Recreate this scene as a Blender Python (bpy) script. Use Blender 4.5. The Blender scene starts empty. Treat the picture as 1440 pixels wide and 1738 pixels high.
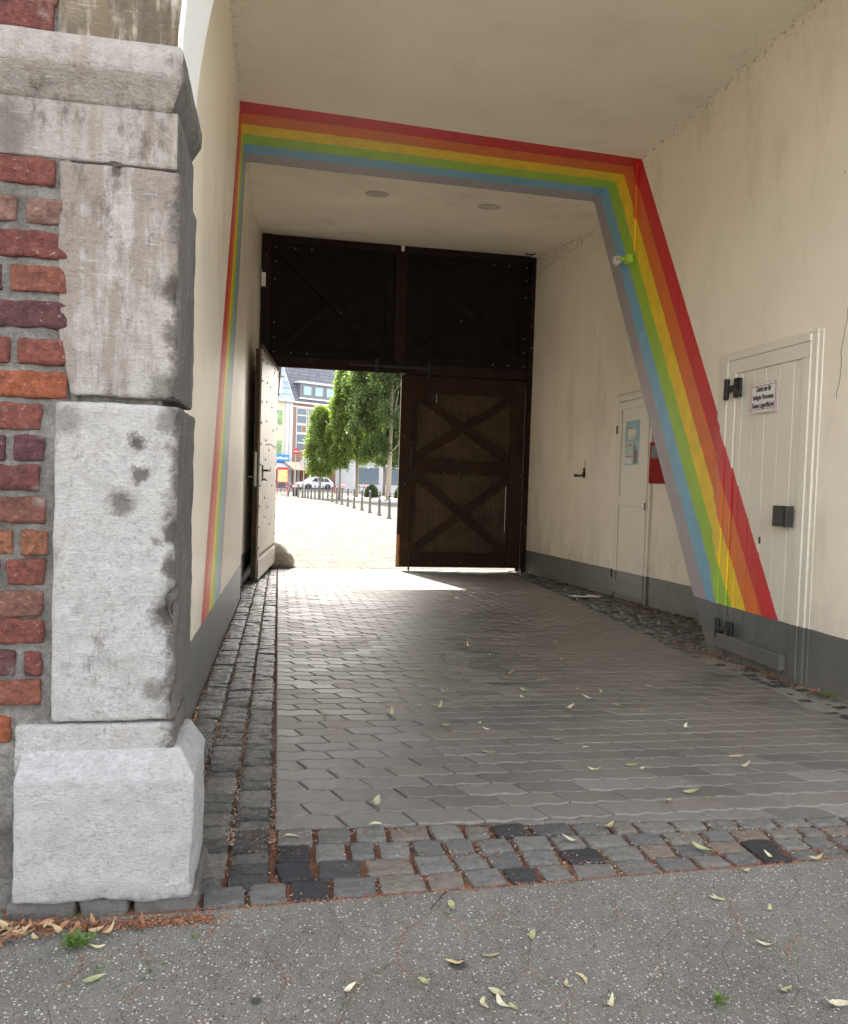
import bpy, math, random
from mathutils import Vector, Matrix, noise
R=math.radians
S=bpy.context.scene
# ------------------------------------------------------------ camera
def setup_camera():
    f=1350.0; roll=R(1.83); pitch=R(-2.14); yaw=R(10.4)
    up=Vector((0,0,1)); f0=Vector((math.sin(yaw),math.cos(yaw),0))
    fw=f0*math.cos(pitch)+up*math.sin(pitch)
    r0=fw.cross(up).normalized(); u0=r0.cross(fw)
    r=r0*math.cos(roll)+u0*math.sin(roll); u=u0*math.cos(roll)-r0*math.sin(roll)
    cd=bpy.data.cameras.new('camera'); cam=bpy.data.objects.new('camera',cd)
    S.collection.objects.link(cam); S.camera=cam
    m=Matrix((r,u,-fw)).transposed().to_4x4(); m.translation=Vector((0,0,1.1))
    cam.matrix_world=m
    cd.sensor_fit='HORIZONTAL'; cd.sensor_width=36; cd.lens=36*f/1440
    cd.clip_start=.05; cd.clip_end=2000
setup_camera()
# ------------------------------------------------------------ sky, sun, exposure
SUN_EL=R(44.5); SUN_AZ=R(-9)
w=bpy.data.worlds.new('World'); S.world=w; w.use_nodes=True
nt=w.node_tree; bg=nt.nodes['Background']
sk=nt.nodes.new('ShaderNodeTexSky'); sk.sky_type='NISHITA'; sk.sun_disc=False
sk.sun_elevation=SUN_EL; sk.sun_rotation=SUN_AZ; sk.altitude=50; sk.air_density=1.0; sk.dust_density=3.0; sk.ozone_density=1.0
hs=nt.nodes.new('ShaderNodeHueSaturation'); hs.inputs['Saturation'].default_value=.38   # thin bright haze over the blue
nt.links.new(sk.outputs[0],hs.inputs['Color']); tm_=nt.nodes.new('ShaderNodeMix'); tm_.data_type='RGBA'; tm_.blend_type='MULTIPLY'; tm_.inputs[0].default_value=1; tm_.inputs[7].default_value=(1.06,1.0,.93,1)
nt.links.new(hs.outputs[0],tm_.inputs[6]); nt.links.new(tm_.outputs[2],bg.inputs[0]); bg.inputs[1].default_value=.15
sl=bpy.data.lights.new('sun','SUN'); sl.energy=3.2; sl.angle=R(.5); sl.color=(1,.95,.87)
so=bpy.data.objects.new('sun',sl); S.collection.objects.link(so)
sd=Vector((math.sin(SUN_AZ)*math.cos(SUN_EL),math.cos(SUN_AZ)*math.cos(SUN_EL),math.sin(SUN_EL)))
so.rotation_euler=sd.to_track_quat('Z','Y').to_euler(); so.location=(0,20,30)
S.view_settings.view_transform='Standard'; S.view_settings.look='None'
S.view_settings.gamma=1; S.view_settings.exposure=2.85
S.render.engine='CYCLES'
S.cycles.max_bounces=14; S.cycles.diffuse_bounces=10; S.cycles.glossy_bounces=4; S.cycles.transmission_bounces=6
S.render.resolution_x=848; S.render.resolution_y=1024
rnd=random.Random(7)
C=S.collection
# ------------------------------------------------------------ helpers
class MB:
    def __init__(s): s.v=[]; s.f=[]; s.m=[]; s.c=[]; s.g=[]
    def add(s,vs,fs,m=0,c=None):
        o=len(s.v); s.v+=[tuple(p) for p in vs]
        for f in fs: s.f.append(tuple(o+i for i in f)); s.m.append(m); s.c.append(c)
        s.g.append((o,len(s.v),len(s.f)-len(fs),len(s.f)))
    def box(s,x0,x1,y0,y1,z0,z1,m=0,c=None):
        s.add([(x,y,z) for z in (z0,z1) for y in (y0,y1) for x in (x0,x1)],
              [(0,2,3,1),(4,5,7,6),(0,1,5,4),(2,6,7,3),(0,4,6,2),(1,3,7,5)],m,c)
    def prism(s,poly,ax,a,b,m=0,c=None):
        # poly: list of 2-D points in the other two axes (order xyz without ax)
        n=len(poly)
        def P(p,t):
            q=list(p); q.insert(ax,t); return tuple(q)
        vs=[P(p,a) for p in poly]+[P(p,b) for p in poly]
        fs=[tuple(range(n)),tuple(range(2*n-1,n-1,-1))]+[(i,i+n,(i+1)%n+n,(i+1)%n) for i in range(n)]
        s.add(vs,fs,m,c)
    def lathe(s,prof,cx,cy,z0=0,n=16,m=0,c=None,a0=0,a1=2*math.pi):
        vs=[];fs=[];k=len(prof)
        for i in range(n):
            t=a0+(a1-a0)*i/n
            for r_,z in prof: vs.append((cx+r_*math.cos(t),cy+r_*math.sin(t),z0+z))
        for i in range(n):
            j=(i+1)%n
            for q in range(k-1): fs.append((i*k+q,j*k+q,j*k+q+1,i*k+q+1))
        s.add(vs,fs,m,c)
    def tube(s,pts,r,n=8,m=0,c=None,caps=True):
        pts=[Vector(p) for p in pts]; k=len(pts); rr=r if isinstance(r,(list,tuple)) else [r]*k
        vs=[];fs=[]
        for i,p in enumerate(pts):
            t=(pts[min(i+1,k-1)]-pts[max(i-1,0)]).normalized()
            a=t.orthogonal().normalized() if i==0 else (a-t*a.dot(t)).normalized()
            b=t.cross(a)
            for j in range(n):
                q=2*math.pi*j/n; vs.append(p+a*math.cos(q)*rr[i]+b*math.sin(q)*rr[i])
        for i in range(k-1):
            for j in range(n): fs.append((i*n+j,i*n+(j+1)%n,(i+1)*n+(j+1)%n,(i+1)*n+j))
        if caps: fs.append(tuple(range(n-1,-1,-1))); fs.append(tuple(range((k-1)*n,k*n)))
        s.add(vs,fs,m,c)
    def bar(s,p,q,w,d,nrm,m=0,c=None):
        # rectangular bar p->q, width w in plane, depth d along nrm (from p plane outward)
        p=Vector(p);q=Vector(q);nrm=Vector(nrm).normalized();t=(q-p).normalized();b=nrm.cross(t)*(w/2)
        vs=[p-b,p+b,q+b,q-b]; vs+=[v+nrm*d for v in vs]
        s.add(vs,[(3,2,1,0),(4,5,6,7),(0,1,5,4),(1,2,6,5),(2,3,7,6),(3,0,4,7)],m,c)
    def rock(s,x0,x1,y0,y1,z0,z1,res,rad,amp,seed=0,freq=14,dents=(),m=0,c=None,mx=None,fn=None):
        nx=max(1,round((x1-x0)/res));ny=max(1,round((y1-y0)/res));nz=max(1,round((z1-z0)/res))
        rad=min(rad,(x1-x0)*.45,(y1-y0)*.45,(z1-z0)*.45)
        idx={};vs=[];fs=[];ms=[]
        off=Vector((seed*3.7,seed*1.3,seed*7.1))
        def V(i,j,k):
            if (i,j,k) in idx: return idx[(i,j,k)]
            p=Vector((x0+(x1-x0)*i/nx,y0+(y1-y0)*j/ny,z0+(z1-z0)*k/nz))
            q=Vector((min(max(p.x,x0+rad),x1-rad),min(max(p.y,y0+rad),y1-rad),min(max(p.z,z0+rad),z1-rad)))
            d=p-q
            if d.length>1e-9: nrm=d.normalized(); p=q+nrm*rad
            else: nrm=Vector((0,0,1))
            p=p+nrm*(noise.fractal(p*freq+off,1.0,2.0,3)*amp)
            for (dc,dr,dd) in dents:
                l=(p-Vector(dc)).length*(1+.35*noise.noise(p*40+off))
                if l<dr: p=p-nrm*dd*(1-(l/dr)**2)
            if fn: p=fn(p)
            idx[(i,j,k)]=len(vs); vs.append(p); return idx[(i,j,k)]
        for i in range(nx):
            for j in range(ny):
                fs.append((V(i,j,0),V(i,j+1,0),V(i+1,j+1,0),V(i+1,j,0))); fs.append((V(i,j,nz),V(i+1,j,nz),V(i+1,j+1,nz),V(i,j+1,nz)))
            for k in range(nz):
                fs.append((V(i,0,k),V(i+1,0,k),V(i+1,0,k+1),V(i,0,k+1))); fs.append((V(i,ny,k),V(i,ny,k+1),V(i+1,ny,k+1),V(i+1,ny,k)))
        nn=len(fs)
        for j in range(ny):
            for k in range(nz): fs.append((V(0,j,k),V(0,j,k+1),V(0,j+1,k+1),V(0,j+1,k)))
        n2=len(fs)
        for j in range(ny):
            for k in range(nz): fs.append((V(nx,j,k),V(nx,j+1,k),V(nx,j+1,k+1),V(nx,j,k+1)))
        s.add(vs,fs[:n2],m,c); o=len(s.v)-len(vs)
        for f in fs[n2:]: s.f.append(tuple(o+i for i in f)); s.m.append(m if mx is None else mx); s.c.append(c)
    def build(s,name,mats,parent=None,smooth=False,bevel=0,seg=2):
        me=bpy.data.meshes.new(name); me.from_pydata(s.v,[],s.f); 
        if not isinstance(mats,(list,tuple)): mats=[mats]
        for mt in mats: me.materials.append(mt)
        me.polygons.foreach_set('material_index',s.m)
        if smooth: me.polygons.foreach_set('use_smooth',[True]*len(s.f))
        if any(c is not None for c in s.c):
            at=me.color_attributes.new('col','FLOAT_COLOR','CORNER'); d=[]
            for p,c in zip(me.polygons,s.c):
                c=c or (1,1,1)
                d+=[c[0],c[1],c[2],1.0]*p.loop_total
            at.data.foreach_set('color',d)
        me.update(); o=bpy.data.objects.new(name,me); C.objects.link(o)
        if parent: o.parent=parent
        if bevel:
            b=o.modifiers.new('bevel','BEVEL'); b.width=bevel; b.segments=seg; b.limit_method='ANGLE'; b.angle_limit=R(40)
        return o
def each(mb,name,mats,parent=None,**k):
    # every add() of the builder becomes an object of its own
    out=[]
    for (v0,v1,f0,f1) in mb.g:
        q=MB(); q.add(mb.v[v0:v1],[tuple(i-v0 for i in f) for f in mb.f[f0:f1]],0); q.m=list(mb.m[f0:f1]); q.c=list(mb.c[f0:f1])
        out.append(q.build(name,mats,parent,**k))
    return out
def tag(o,label=None,cat=None,group=None,kind=None):
    if label: o['label']=label
    if cat: o['category']=cat
    if group: o['group']=group
    if kind: o['kind']=kind
    return o
def empty(name,loc=(0,0,0),rz=0,**k):
    o=bpy.data.objects.new(name,None); C.objects.link(o); o.location=loc; o.rotation_euler=(0,0,rz); o.empty_display_size=.2
    return tag(o,**k)
def copy_tree(o,parent=None):
    c=o.copy(); C.objects.link(c)
    if parent: c.parent=parent
    for ch in [x for x in list(C.objects) if x.parent==o]: copy_tree(ch,c)
    return c
def text_obj(name,txt,size,mat,parent,loc,rot,sx=1.0,ext=.0008):
    cu=bpy.data.curves.new(name,'FONT'); cu.body=txt; cu.size=size; cu.align_x='CENTER'; cu.align_y='CENTER'; cu.extrude=ext; cu.offset=size*.012
    t=bpy.data.objects.new(name,cu); C.objects.link(t)
    bpy.context.view_layer.update()
    me=bpy.data.meshes.new_from_object(t.evaluated_get(bpy.context.evaluated_depsgraph_get()))
    bpy.data.objects.remove(t); me.materials.clear(); me.materials.append(mat)
    o=bpy.data.objects.new(name,me); C.objects.link(o); o.scale=(sx,1,1); o.location=loc; o.rotation_euler=rot; o.parent=parent
    return o
def floor_z(y): return 0.0 if y<2.6 else (-.033*(y-2.6) if y<12.75 else -.335)
# ------------------------------------------------------------ material helpers
class NT:
    def __init__(s,name):
        s.mat=bpy.data.materials.new(name); s.mat.use_nodes=True; s.t=s.mat.node_tree
        s.b=s.t.nodes['Principled BSDF']; s.out=s.t.nodes['Material Output']
    def n(s,typ,ins=None,**props):
        x=s.t.nodes.new('ShaderNode'+typ)
        for k,v in props.items(): setattr(x,k,v)
        if ins:
            for k,v in ins.items():
                i=x.inputs[k]
                if isinstance(v,bpy.types.NodeSocket): s.t.links.new(v,i)
                else: i.default_value=v
        return x
    def pos(s):
        if not hasattr(s,'_p'): s._p=s.n('NewGeometry').outputs['Position']
        return s._p
    def obj(s):
        if not hasattr(s,'_o'): s._o=s.n('TexCoord').outputs['Object']
        return s._o
    def sep(s,v=None):
        x=s.n('SeparateXYZ',{0:v if v is not None else s.pos()}); return x.outputs
    def m(s,op,a,b=0.0,c=0.0,clamp=False):
        x=s.n('Math',{0:a,1:b,2:c},operation=op,use_clamp=clamp); return x.outputs[0]
    def noise(s,scale,detail=4,rough=.55,v=None,dist=0,out='Fac'):
        x=s.n('TexNoise',{'Vector':v if v is not None else s.pos(),'Scale':scale,'Detail':detail,'Roughness':rough,'Distortion':dist}); return x.outputs[out]
    def vor(s,scale,v=None,feature='F1',out='Distance'):
        x=s.n('TexVoronoi',{'Vector':v if v is not None else s.pos(),'Scale':scale},feature=feature); return x.outputs[out]
    def map(s,v,scale=(1,1,1),loc=(0,0,0),rot=(0,0,0)):
        return s.n('Mapping',{'Vector':v,'Location':loc,'Rotation':rot,'Scale':scale}).outputs[0]
    def ramp(s,f,stops,interp='LINEAR'):
        x=s.n('ValToRGB',{0:f}); r=x.color_ramp; r.interpolation=interp
        while len(r.elements)<len(stops): r.elements.new(.5)
        for e,(p,c) in zip(r.elements,stops):
            e.position=p; e.color=(c,c,c,1) if isinstance(c,(int,float)) else (c[0],c[1],c[2],1)
        return x.outputs[0]
    def mix(s,f,a,b,mode='MIX'):
        x=s.n('Mix',data_type='RGBA',blend_type=mode)
        for i,v in ((0,f),(6,a),(7,b)):
            if isinstance(v,bpy.types.NodeSocket): s.t.links.new(v,x.inputs[i])
            else: x.inputs[i].default_value=v if i==0 else ((v,v,v,1) if isinstance(v,(int,float)) else (v[0],v[1],v[2],1))
        return x.outputs[2]
    def bump(s,h,strength=.5,dist=.01,prev=None):
        ins={'Height':h,'Strength':strength,'Distance':dist}
        if prev is not None: ins['Normal']=prev
        return s.n('Bump',ins).outputs[0]
    def done(s,color=None,rough=None,normal=None,metal=None,spec=None):
        for k,v in (('Base Color',color),('Roughness',rough),('Normal',normal),('Metallic',metal),('Specular IOR Level',spec)):
            if v is None: continue
            if isinstance(v,bpy.types.NodeSocket): s.t.links.new(v,s.b.inputs[k])
            elif isinstance(v,(tuple,list)): s.b.inputs[k].default_value=(v[0],v[1],v[2],1)
            else: s.b.inputs[k].default_value=v
        return s.mat
    def rand(s): return s.n('NewGeometry').outputs['Random Per Island']
def plain(name,col,rough=.6,metal=0,var=.12,bump=.0,scale=20):
    t=NT(name); nz=t.noise(scale,5,v=t.obj())
    f=t.ramp(nz,[(.3,1-var),(.7,1+var)])
    c=t.mix(1.0,col,f,'MULTIPLY')
    return t.done(c,t.m('MULTIPLY_ADD',nz,.2,rough-.1),t.bump(nz,bump,.01) if bump else None,metal)
def colattr(t): return t.n('VertexColor',layer_name='col').outputs[0]

RAIN=[(.62,.022,.028),(.74,.17,.022),(.90,.63,.02),(.36,.60,.05),(.20,.46,.64),(.37,.34,.37)]
CREAM=(.90,.835,.705); DADO=(.125,.13,.125)
def painted(name,kind,dado=DADO,bumpk=.25,gloss=.55,cream=CREAM,dirt=1.0):
    """kind: 'R' near right wall / doors on it, 'L' left wall, 'C' ceiling, 'F' far right wall, 'P' plain"""
    t=NT(name); x,y,z=t.sep()[0:3]
    big=t.noise(.9,4); fine=t.noise(55,4); mid=t.noise(6,6,.62)
    col=t.mix(1.0,cream,t.ramp(big,[(.3,(.90,.895,.88)),(.7,(1.03,1.03,1.03))]),'MULTIPLY')
    # smudges and scuffs
    st=t.noise(1.0,8,.72,v=t.map(t.pos(),(2.2,2.2,.7)))
    col=t.mix(t.m('MULTIPLY',t.ramp(st,[(.54,0),(.76,1)]),.42*dirt),col,(.40,.36,.27))
    sp=t.ramp(t.noise(26,3,.5,v=t.map(t.pos(),(1,1,.45))),[(.735,0),(.76,1)])
    spm=t.ramp(t.noise(1.6,2),[(.48,0),(.62,1)])
    col=t.mix(t.m('MULTIPLY',t.m('MULTIPLY',sp,spm),.75*dirt),col,(.14,.11,.07))
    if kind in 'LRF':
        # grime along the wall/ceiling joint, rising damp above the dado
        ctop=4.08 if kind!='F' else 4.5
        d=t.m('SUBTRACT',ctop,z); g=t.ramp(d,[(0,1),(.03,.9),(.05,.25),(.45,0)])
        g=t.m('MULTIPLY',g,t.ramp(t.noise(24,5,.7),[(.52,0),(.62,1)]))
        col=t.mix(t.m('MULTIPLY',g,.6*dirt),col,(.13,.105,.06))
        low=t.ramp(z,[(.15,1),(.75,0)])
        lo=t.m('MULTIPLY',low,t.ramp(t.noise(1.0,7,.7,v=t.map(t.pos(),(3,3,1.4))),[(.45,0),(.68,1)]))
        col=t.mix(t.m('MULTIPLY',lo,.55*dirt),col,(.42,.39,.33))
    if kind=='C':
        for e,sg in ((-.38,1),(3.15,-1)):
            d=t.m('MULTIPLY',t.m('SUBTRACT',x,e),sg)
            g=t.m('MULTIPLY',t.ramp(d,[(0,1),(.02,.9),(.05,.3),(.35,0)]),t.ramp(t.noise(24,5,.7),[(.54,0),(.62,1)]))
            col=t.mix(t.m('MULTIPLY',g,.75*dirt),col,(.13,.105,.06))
    wob=t.m('MULTIPLY_ADD',t.noise(5,3),.012,-.006)
    if kind=='R':
        yo=t.m('MULTIPLY_ADD',z,.612,4.3425); yi=t.m('MULTIPLY_ADD',z,.628,5.397); dz=.296; below=None
    if kind=='L':
        yo=t.m('MULTIPLY_ADD',z,.638,4.027); yi=t.m('MULTIPLY_ADD',z,.570,5.496)
    if kind=='C':
        yo=t.m('MULTIPLY_ADD',x,.0663,6.631); yi=t.m('MULTIPLY_ADD',x,.0351,7.847)
    if kind in 'RLC':
        u=t.m('DIVIDE',t.m('SUBTRACT',y,yo),t.m('SUBTRACT',yi,yo)); u=t.m('ADD',u,t.m('MULTIPLY_ADD',t.noise(14,5,.7),.014,-.007))
        stripe=t.ramp(u,[(i/6,RAIN[i]) for i in range(6)],'CONSTANT')
        stripe=t.mix(1.0,stripe,t.ramp(mid,[(.3,.86),(.7,1.08)]),'MULTIPLY'); stripe=t.mix(t.m('MULTIPLY',t.ramp(t.noise(1,5,.6,v=t.map(t.pos(),(60,60,5))),[(.5,0),(.75,1)]),.12),stripe,(.5,.45,.38))
        msk=t.m('MULTIPLY',t.m('GREATER_THAN',u,0),t.m('LESS_THAN',u,1.12 if kind!='L' else 1))
        wear=t.ramp(t.noise(30,4,.6),[(.70,1),(.76,.55)])
        col=t.mix(t.m('MULTIPLY',msk,wear),col,stripe)
    if kind in 'RLF':
        if kind=='R': dl=.296
        elif kind=='L': dl=t.m('MULTIPLY_ADD',y,-.033,.462)
        else: dl=t.m('MULTIPLY_ADD',y,-.0223,.315)
        dm=t.m('LESS_THAN',t.m('SUBTRACT',z,wob),dl)
        dc=t.mix(1.0,dado,t.ramp(mid,[(.25,.8),(.75,1.2)]),'MULTIPLY')
        sc=t.ramp(t.noise(14,6,.7),[(.60,0),(.72,1)])
        dust=t.ramp(t.m('SUBTRACT',z,t.m('MULTIPLY_ADD',y,-.033,.086)),[(.0,.7),(.18,0)])
        dc=t.mix(t.m('MULTIPLY',t.m('MAXIMUM',dust,t.m('MULTIPLY',sc,.35)),t.ramp(mid,[(.4,.2),(.65,1)])),dc,(.20,.18,.15))
        col=t.mix(dm,col,dc)
    nb=t.bump(t.noise(140,3,.6),bumpk*.35,.003); nb=t.bump(mid,bumpk,.012,nb); nb=t.bump(big,.25,.05,nb)
    return t.done(col,t.m('MULTIPLY_ADD',mid,.22,gloss-.1),nb)
M={}
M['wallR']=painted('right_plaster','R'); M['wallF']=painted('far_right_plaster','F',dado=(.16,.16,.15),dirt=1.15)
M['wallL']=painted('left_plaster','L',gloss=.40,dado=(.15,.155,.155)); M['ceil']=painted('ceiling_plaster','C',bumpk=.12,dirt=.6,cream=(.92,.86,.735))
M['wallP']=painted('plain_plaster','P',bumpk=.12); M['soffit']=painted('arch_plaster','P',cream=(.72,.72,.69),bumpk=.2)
M['doorR']=painted('door_paint','R',bumpk=.08,gloss=.42,dado=(.115,.12,.115),cream=(.78,.745,.64),dirt=.7)
M['doorF']=painted('cupboard_paint','F',bumpk=.08,gloss=.45,dado=(.16,.16,.15),cream=(.80,.76,.64),dirt=.7)

def stone(name,base=(.60,.59,.565),stain=.3,staincol=(.27,.215,.165),dark=0.0,streak=True,blots=(),grad=None,grime=0,edge=0):
    t=NT(name); x,y,z=t.sep()[0:3]; base=tuple(c*.69 for c in base)
    a=t.noise(5,6,.65); b=t.noise(30,6,.7); f=t.noise(160,3,.6)
    col=t.mix(1.0,base,t.ramp(b,[(.3,(.80,.80,.80)),(.68,(1.10,1.10,1.10))]),'MULTIPLY')
    tool=t.noise(1,5,.7,v=t.map(t.pos(),(35,35,230)))
    col=t.mix(t.ramp(tool,[(.52,0),(.72,.55)]),col,(.33,.31,.29))
    v=t.noise(1,6,.7,v=t.map(t.pos(),(22,22,2.4)))
    gz=t.ramp(t.m('MULTIPLY_ADD',z,1/(grad[1]-grad[0]),-grad[0]/(grad[1]-grad[0])),[(0,0),(1,grad[2])]) if grad else 0.0
    s1=t.ramp(t.m('ADD',gz,t.m('ADD',t.m('MULTIPLY',v,.65),t.m('MULTIPLY',a,.45))),[(.655-stain*.3,0),(.745-stain*.3,1)])
    col=t.mix(t.m('MULTIPLY',s1,min(1,.35+stain)),col,staincol)
    bl=t.ramp(t.noise(11,5,.6),[(.62,0),(.72,1)]); col=t.mix(t.m('MULTIPLY',bl,.4),col,(.16,.145,.13))
    sc=t.ramp(t.noise(1,3,.6,v=t.map(t.pos(),(9,9,120),rot=(.2,.5,.3))),[(.66,0),(.70,1)])
    col=t.mix(t.m('MULTIPLY',sc,.35),col,(.72,.72,.70))
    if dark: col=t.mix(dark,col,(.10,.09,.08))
    fl=t.noise(95,5,.75); pch=t.ramp(t.noise(4.5,4,.6),[(.40,0),(.62,1)]); col=t.mix(t.m('MULTIPLY_ADD',pch,.55,.15),col,t.mix(1.0,col,t.ramp(fl,[(.34,(.52,.50,.48)),(.5,(1,1,1)),(.66,(1.12,1.12,1.12))]),'MULTIPLY'))
    col=t.mix(t.ramp(t.noise(2.6,4,.6),[(.35,.30),(.62,0)]),col,(base[0]*.74,base[1]*.70,base[2]*.64))
    if grime:
        g1=t.ramp(t.noise(1,7,.72,v=t.map(t.pos(),(16,16,7))),[(.60-grime*.12,0),(.72-grime*.12,1)]); col=t.mix(t.m('MULTIPLY',g1,.75),col,(.095,.075,.06))
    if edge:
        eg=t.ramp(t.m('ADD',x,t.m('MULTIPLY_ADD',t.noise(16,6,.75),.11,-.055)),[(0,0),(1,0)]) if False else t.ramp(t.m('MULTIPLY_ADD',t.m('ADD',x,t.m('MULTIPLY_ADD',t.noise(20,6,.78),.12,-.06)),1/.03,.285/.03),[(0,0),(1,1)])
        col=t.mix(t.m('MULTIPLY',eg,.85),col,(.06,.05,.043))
    for (bx_,bz_,br_,ba_) in blots:
        dn=t.n('VectorMath',{0:t.n('CombineXYZ',{0:x,1:0.0,2:z}).outputs[0]},operation='DISTANCE'); dn.inputs[1].default_value=(bx_,0,bz_)
        dd=t.m('ADD',dn.outputs['Value'],t.m('MULTIPLY_ADD',t.noise(38,6,.8),.085,-.043)); col=t.mix(t.ramp(t.m('DIVIDE',dd,br_),[(.45,min(1,ba_*1.25)),(1,0)]),col,(.075,.062,.052))
    zl=t.ramp(z,[(.03,.55),(.10,0)]); col=t.mix(t.m('MULTIPLY',zl,t.ramp(t.noise(22,4,.7),[(.4,.2),(.65,1)])),col,(.14,.125,.11))
    pit=t.ramp(t.vor(70),[(.08,1),(.16,0)]); pm=t.ramp(t.noise(8,3),[(.5,0),(.6,1)]); col=t.mix(t.m('MULTIPLY',t.m('MULTIPLY',pit,pm),.6),col,(.2,.18,.16))
    nb=t.bump(f,.8,.004); nb=t.bump(fl,.9,.009,nb); nb=t.bump(b,.8,.014,nb); nb=t.bump(tool,.7,.006,nb)
    return t.done(col,.85,nb)
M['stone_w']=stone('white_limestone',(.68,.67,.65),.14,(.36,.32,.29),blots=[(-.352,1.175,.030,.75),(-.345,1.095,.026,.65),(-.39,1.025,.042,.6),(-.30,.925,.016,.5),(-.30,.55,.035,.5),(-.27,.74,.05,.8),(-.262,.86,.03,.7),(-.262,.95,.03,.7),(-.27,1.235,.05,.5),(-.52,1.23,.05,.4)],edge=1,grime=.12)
M['stone_b']=stone('whitewashed_base_stone',(.70,.70,.695),.02,(.4,.38,.35))
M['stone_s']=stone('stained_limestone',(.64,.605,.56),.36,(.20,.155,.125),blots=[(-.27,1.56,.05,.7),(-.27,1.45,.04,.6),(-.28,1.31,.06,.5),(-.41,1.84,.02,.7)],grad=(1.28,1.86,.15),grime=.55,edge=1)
M['stone_i']=stone('impost_limestone',(.58,.545,.505),.36,(.27,.22,.18),blots=[(-.68,1.92,.10,.5)],grime=.45)
M['stone_v']=stone('arch_limestone',(.72,.66,.54),.74,(.14,.105,.06),grime=.9)
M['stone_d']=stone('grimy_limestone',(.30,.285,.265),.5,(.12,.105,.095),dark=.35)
M['found']=stone('foundation_stone',(.24,.235,.225),.3,(.12,.10,.09))

t=NT('weathered_brick'); b=t.noise(45,6,.7); a=t.noise(12,5,.6)
col=t.mix(1.0,colattr(t),t.ramp(b,[(.3,(.30,.30,.30)),(.7,(1.0,.97,.94))]),'MULTIPLY')
col=t.mix(t.ramp(a,[(.58,0),(.72,.55)]),col,(.33,.29,.26)); col=t.mix(t.ramp(t.noise(90,4,.7),[(.62,0),(.72,.6)]),col,(.42,.36,.32))
nb=t.bump(b,1.0,.02); nb=t.bump(t.noise(16,5,.75),.8,.02,nb); M['brick']=t.done(col,.85,t.bump(t.noise(150,3),.4,.003,nb))
t=NT('lime_mortar'); b=t.noise(70,6,.75)
b2=t.noise(260,4,.8); col=t.ramp(b,[(.3,(.18,.17,.152)),(.5,(.33,.315,.29)),(.70,(.48,.46,.43))]); col=t.mix(t.ramp(t.noise(7,4),[(.35,0),(.65,.7)]),col,(.12,.108,.095)); col=t.mix(1.0,col,t.ramp(b2,[(.3,(.6,.6,.6)),(.7,(1.3,1.3,1.3))]),'MULTIPLY')
M['mortar']=t.done(col,.95,t.bump(b2,1.0,.005,t.bump(b,1.0,.02)))

t=NT('wave_paver'); r_=t.rand(); b=t.noise(60,6,.7); a=t.noise(1.3,5,.6)
col=t.ramp(r_,[(0,(.10,.098,.094)),(.3,(.135,.131,.124)),(.7,(.16,.154,.143)),(.88,(.165,.147,.132)),(1,(.205,.198,.186))])
col=t.mix(1.0,col,t.ramp(b,[(.3,(.75,.75,.75)),(.7,(1.3,1.3,1.3))]),'MULTIPLY')
col=t.mix(t.ramp(a,[(.42,0),(.66,.65)]),col,(.19,.18,.16))

rg=t.m('ADD',t.m('MULTIPLY_ADD',b,.40,.15),t.m('MULTIPLY',r_,.16))
M['paver']=t.done(col,rg,t.bump(t.noise(230,3,.6),.35,.003,t.bump(b,.35,.006)),spec=.5)
t=NT('basalt_cobble'); r_=t.rand(); b=t.noise(40,6,.7)
col=t.ramp(r_,[(0,(.028,.030,.033)),(.25,(.045,.047,.05)),(.55,(.075,.076,.074)),(.85,(.11,.107,.10)),(1,(.15,.143,.13))])
col=t.mix(1.0,col,t.ramp(b,[(.3,(.7,.7,.7)),(.7,(1.35,1.35,1.35))]),'MULTIPLY')
M['cobble']=t.done(col,t.m('MULTIPLY_ADD',b,.4,.10),t.bump(b,.8,.010))
t=NT('basalt_setts_light'); r_=t.rand(); b=t.noise(40,6,.7)
col=t.ramp(r_,[(0,(.020,.022,.025)),(.17,(.032,.034,.038)),(.20,(.095,.099,.097)),(.55,(.13,.13,.122)),(.88,(.16,.156,.142)),(1,(.16,.128,.10))])
col=t.mix(1.0,col,t.ramp(b,[(.3,(.72,.72,.72)),(.7,(1.3,1.3,1.3))]),'MULTIPLY')
M['sett']=t.done(col,t.m('MULTIPLY_ADD',b,.4,.45),t.bump(t.noise(140,3),.6,.004,t.bump(b,.9,.010)))
t=NT('joint_fill'); b=t.noise(110,6,.8); a=t.noise(9,4)
xx,yy,zz=t.sep()[0:3]
col=t.ramp(b,[(.30,(.05,.028,.018)),(.46,(.16,.068,.036)),(.60,(.30,.125,.065)),(.74,(.42,.32,.22))])
M['joint']=t.done(col,.95,t.bump(b,1,.01))
t=NT('sand_joint'); b=t.noise(150,5,.8); a=t.noise(.9,3)
col=t.mix(t.ramp(a,[(.35,0),(.6,1)]),t.ramp(b,[(.3,(.10,.095,.085)),(.7,(.22,.20,.175))]),t.ramp(b,[(.3,(.16,.15,.135)),(.7,(.33,.31,.27))]))
M['sandjoint']=t.done(col,.95,t.bump(b,.8,.006))
t=NT('passage_ground'); b=t.noise(110,5,.8); a=t.noise(1.1,3); X_=t.sep()[0]; a=t.m('ADD',a,t.m('MULTIPLY_ADD',X_,.20,-.16)); M['darkjoint']=t.done(t.mix(t.ramp(a,[(.36,0),(.6,1)]),t.ramp(b,[(.3,(.03,.025,.02)),(.7,(.11,.09,.07))]),t.ramp(b,[(.3,(.22,.205,.175)),(.7,(.36,.34,.30))])),.95,t.bump(b,1,.008))

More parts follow.
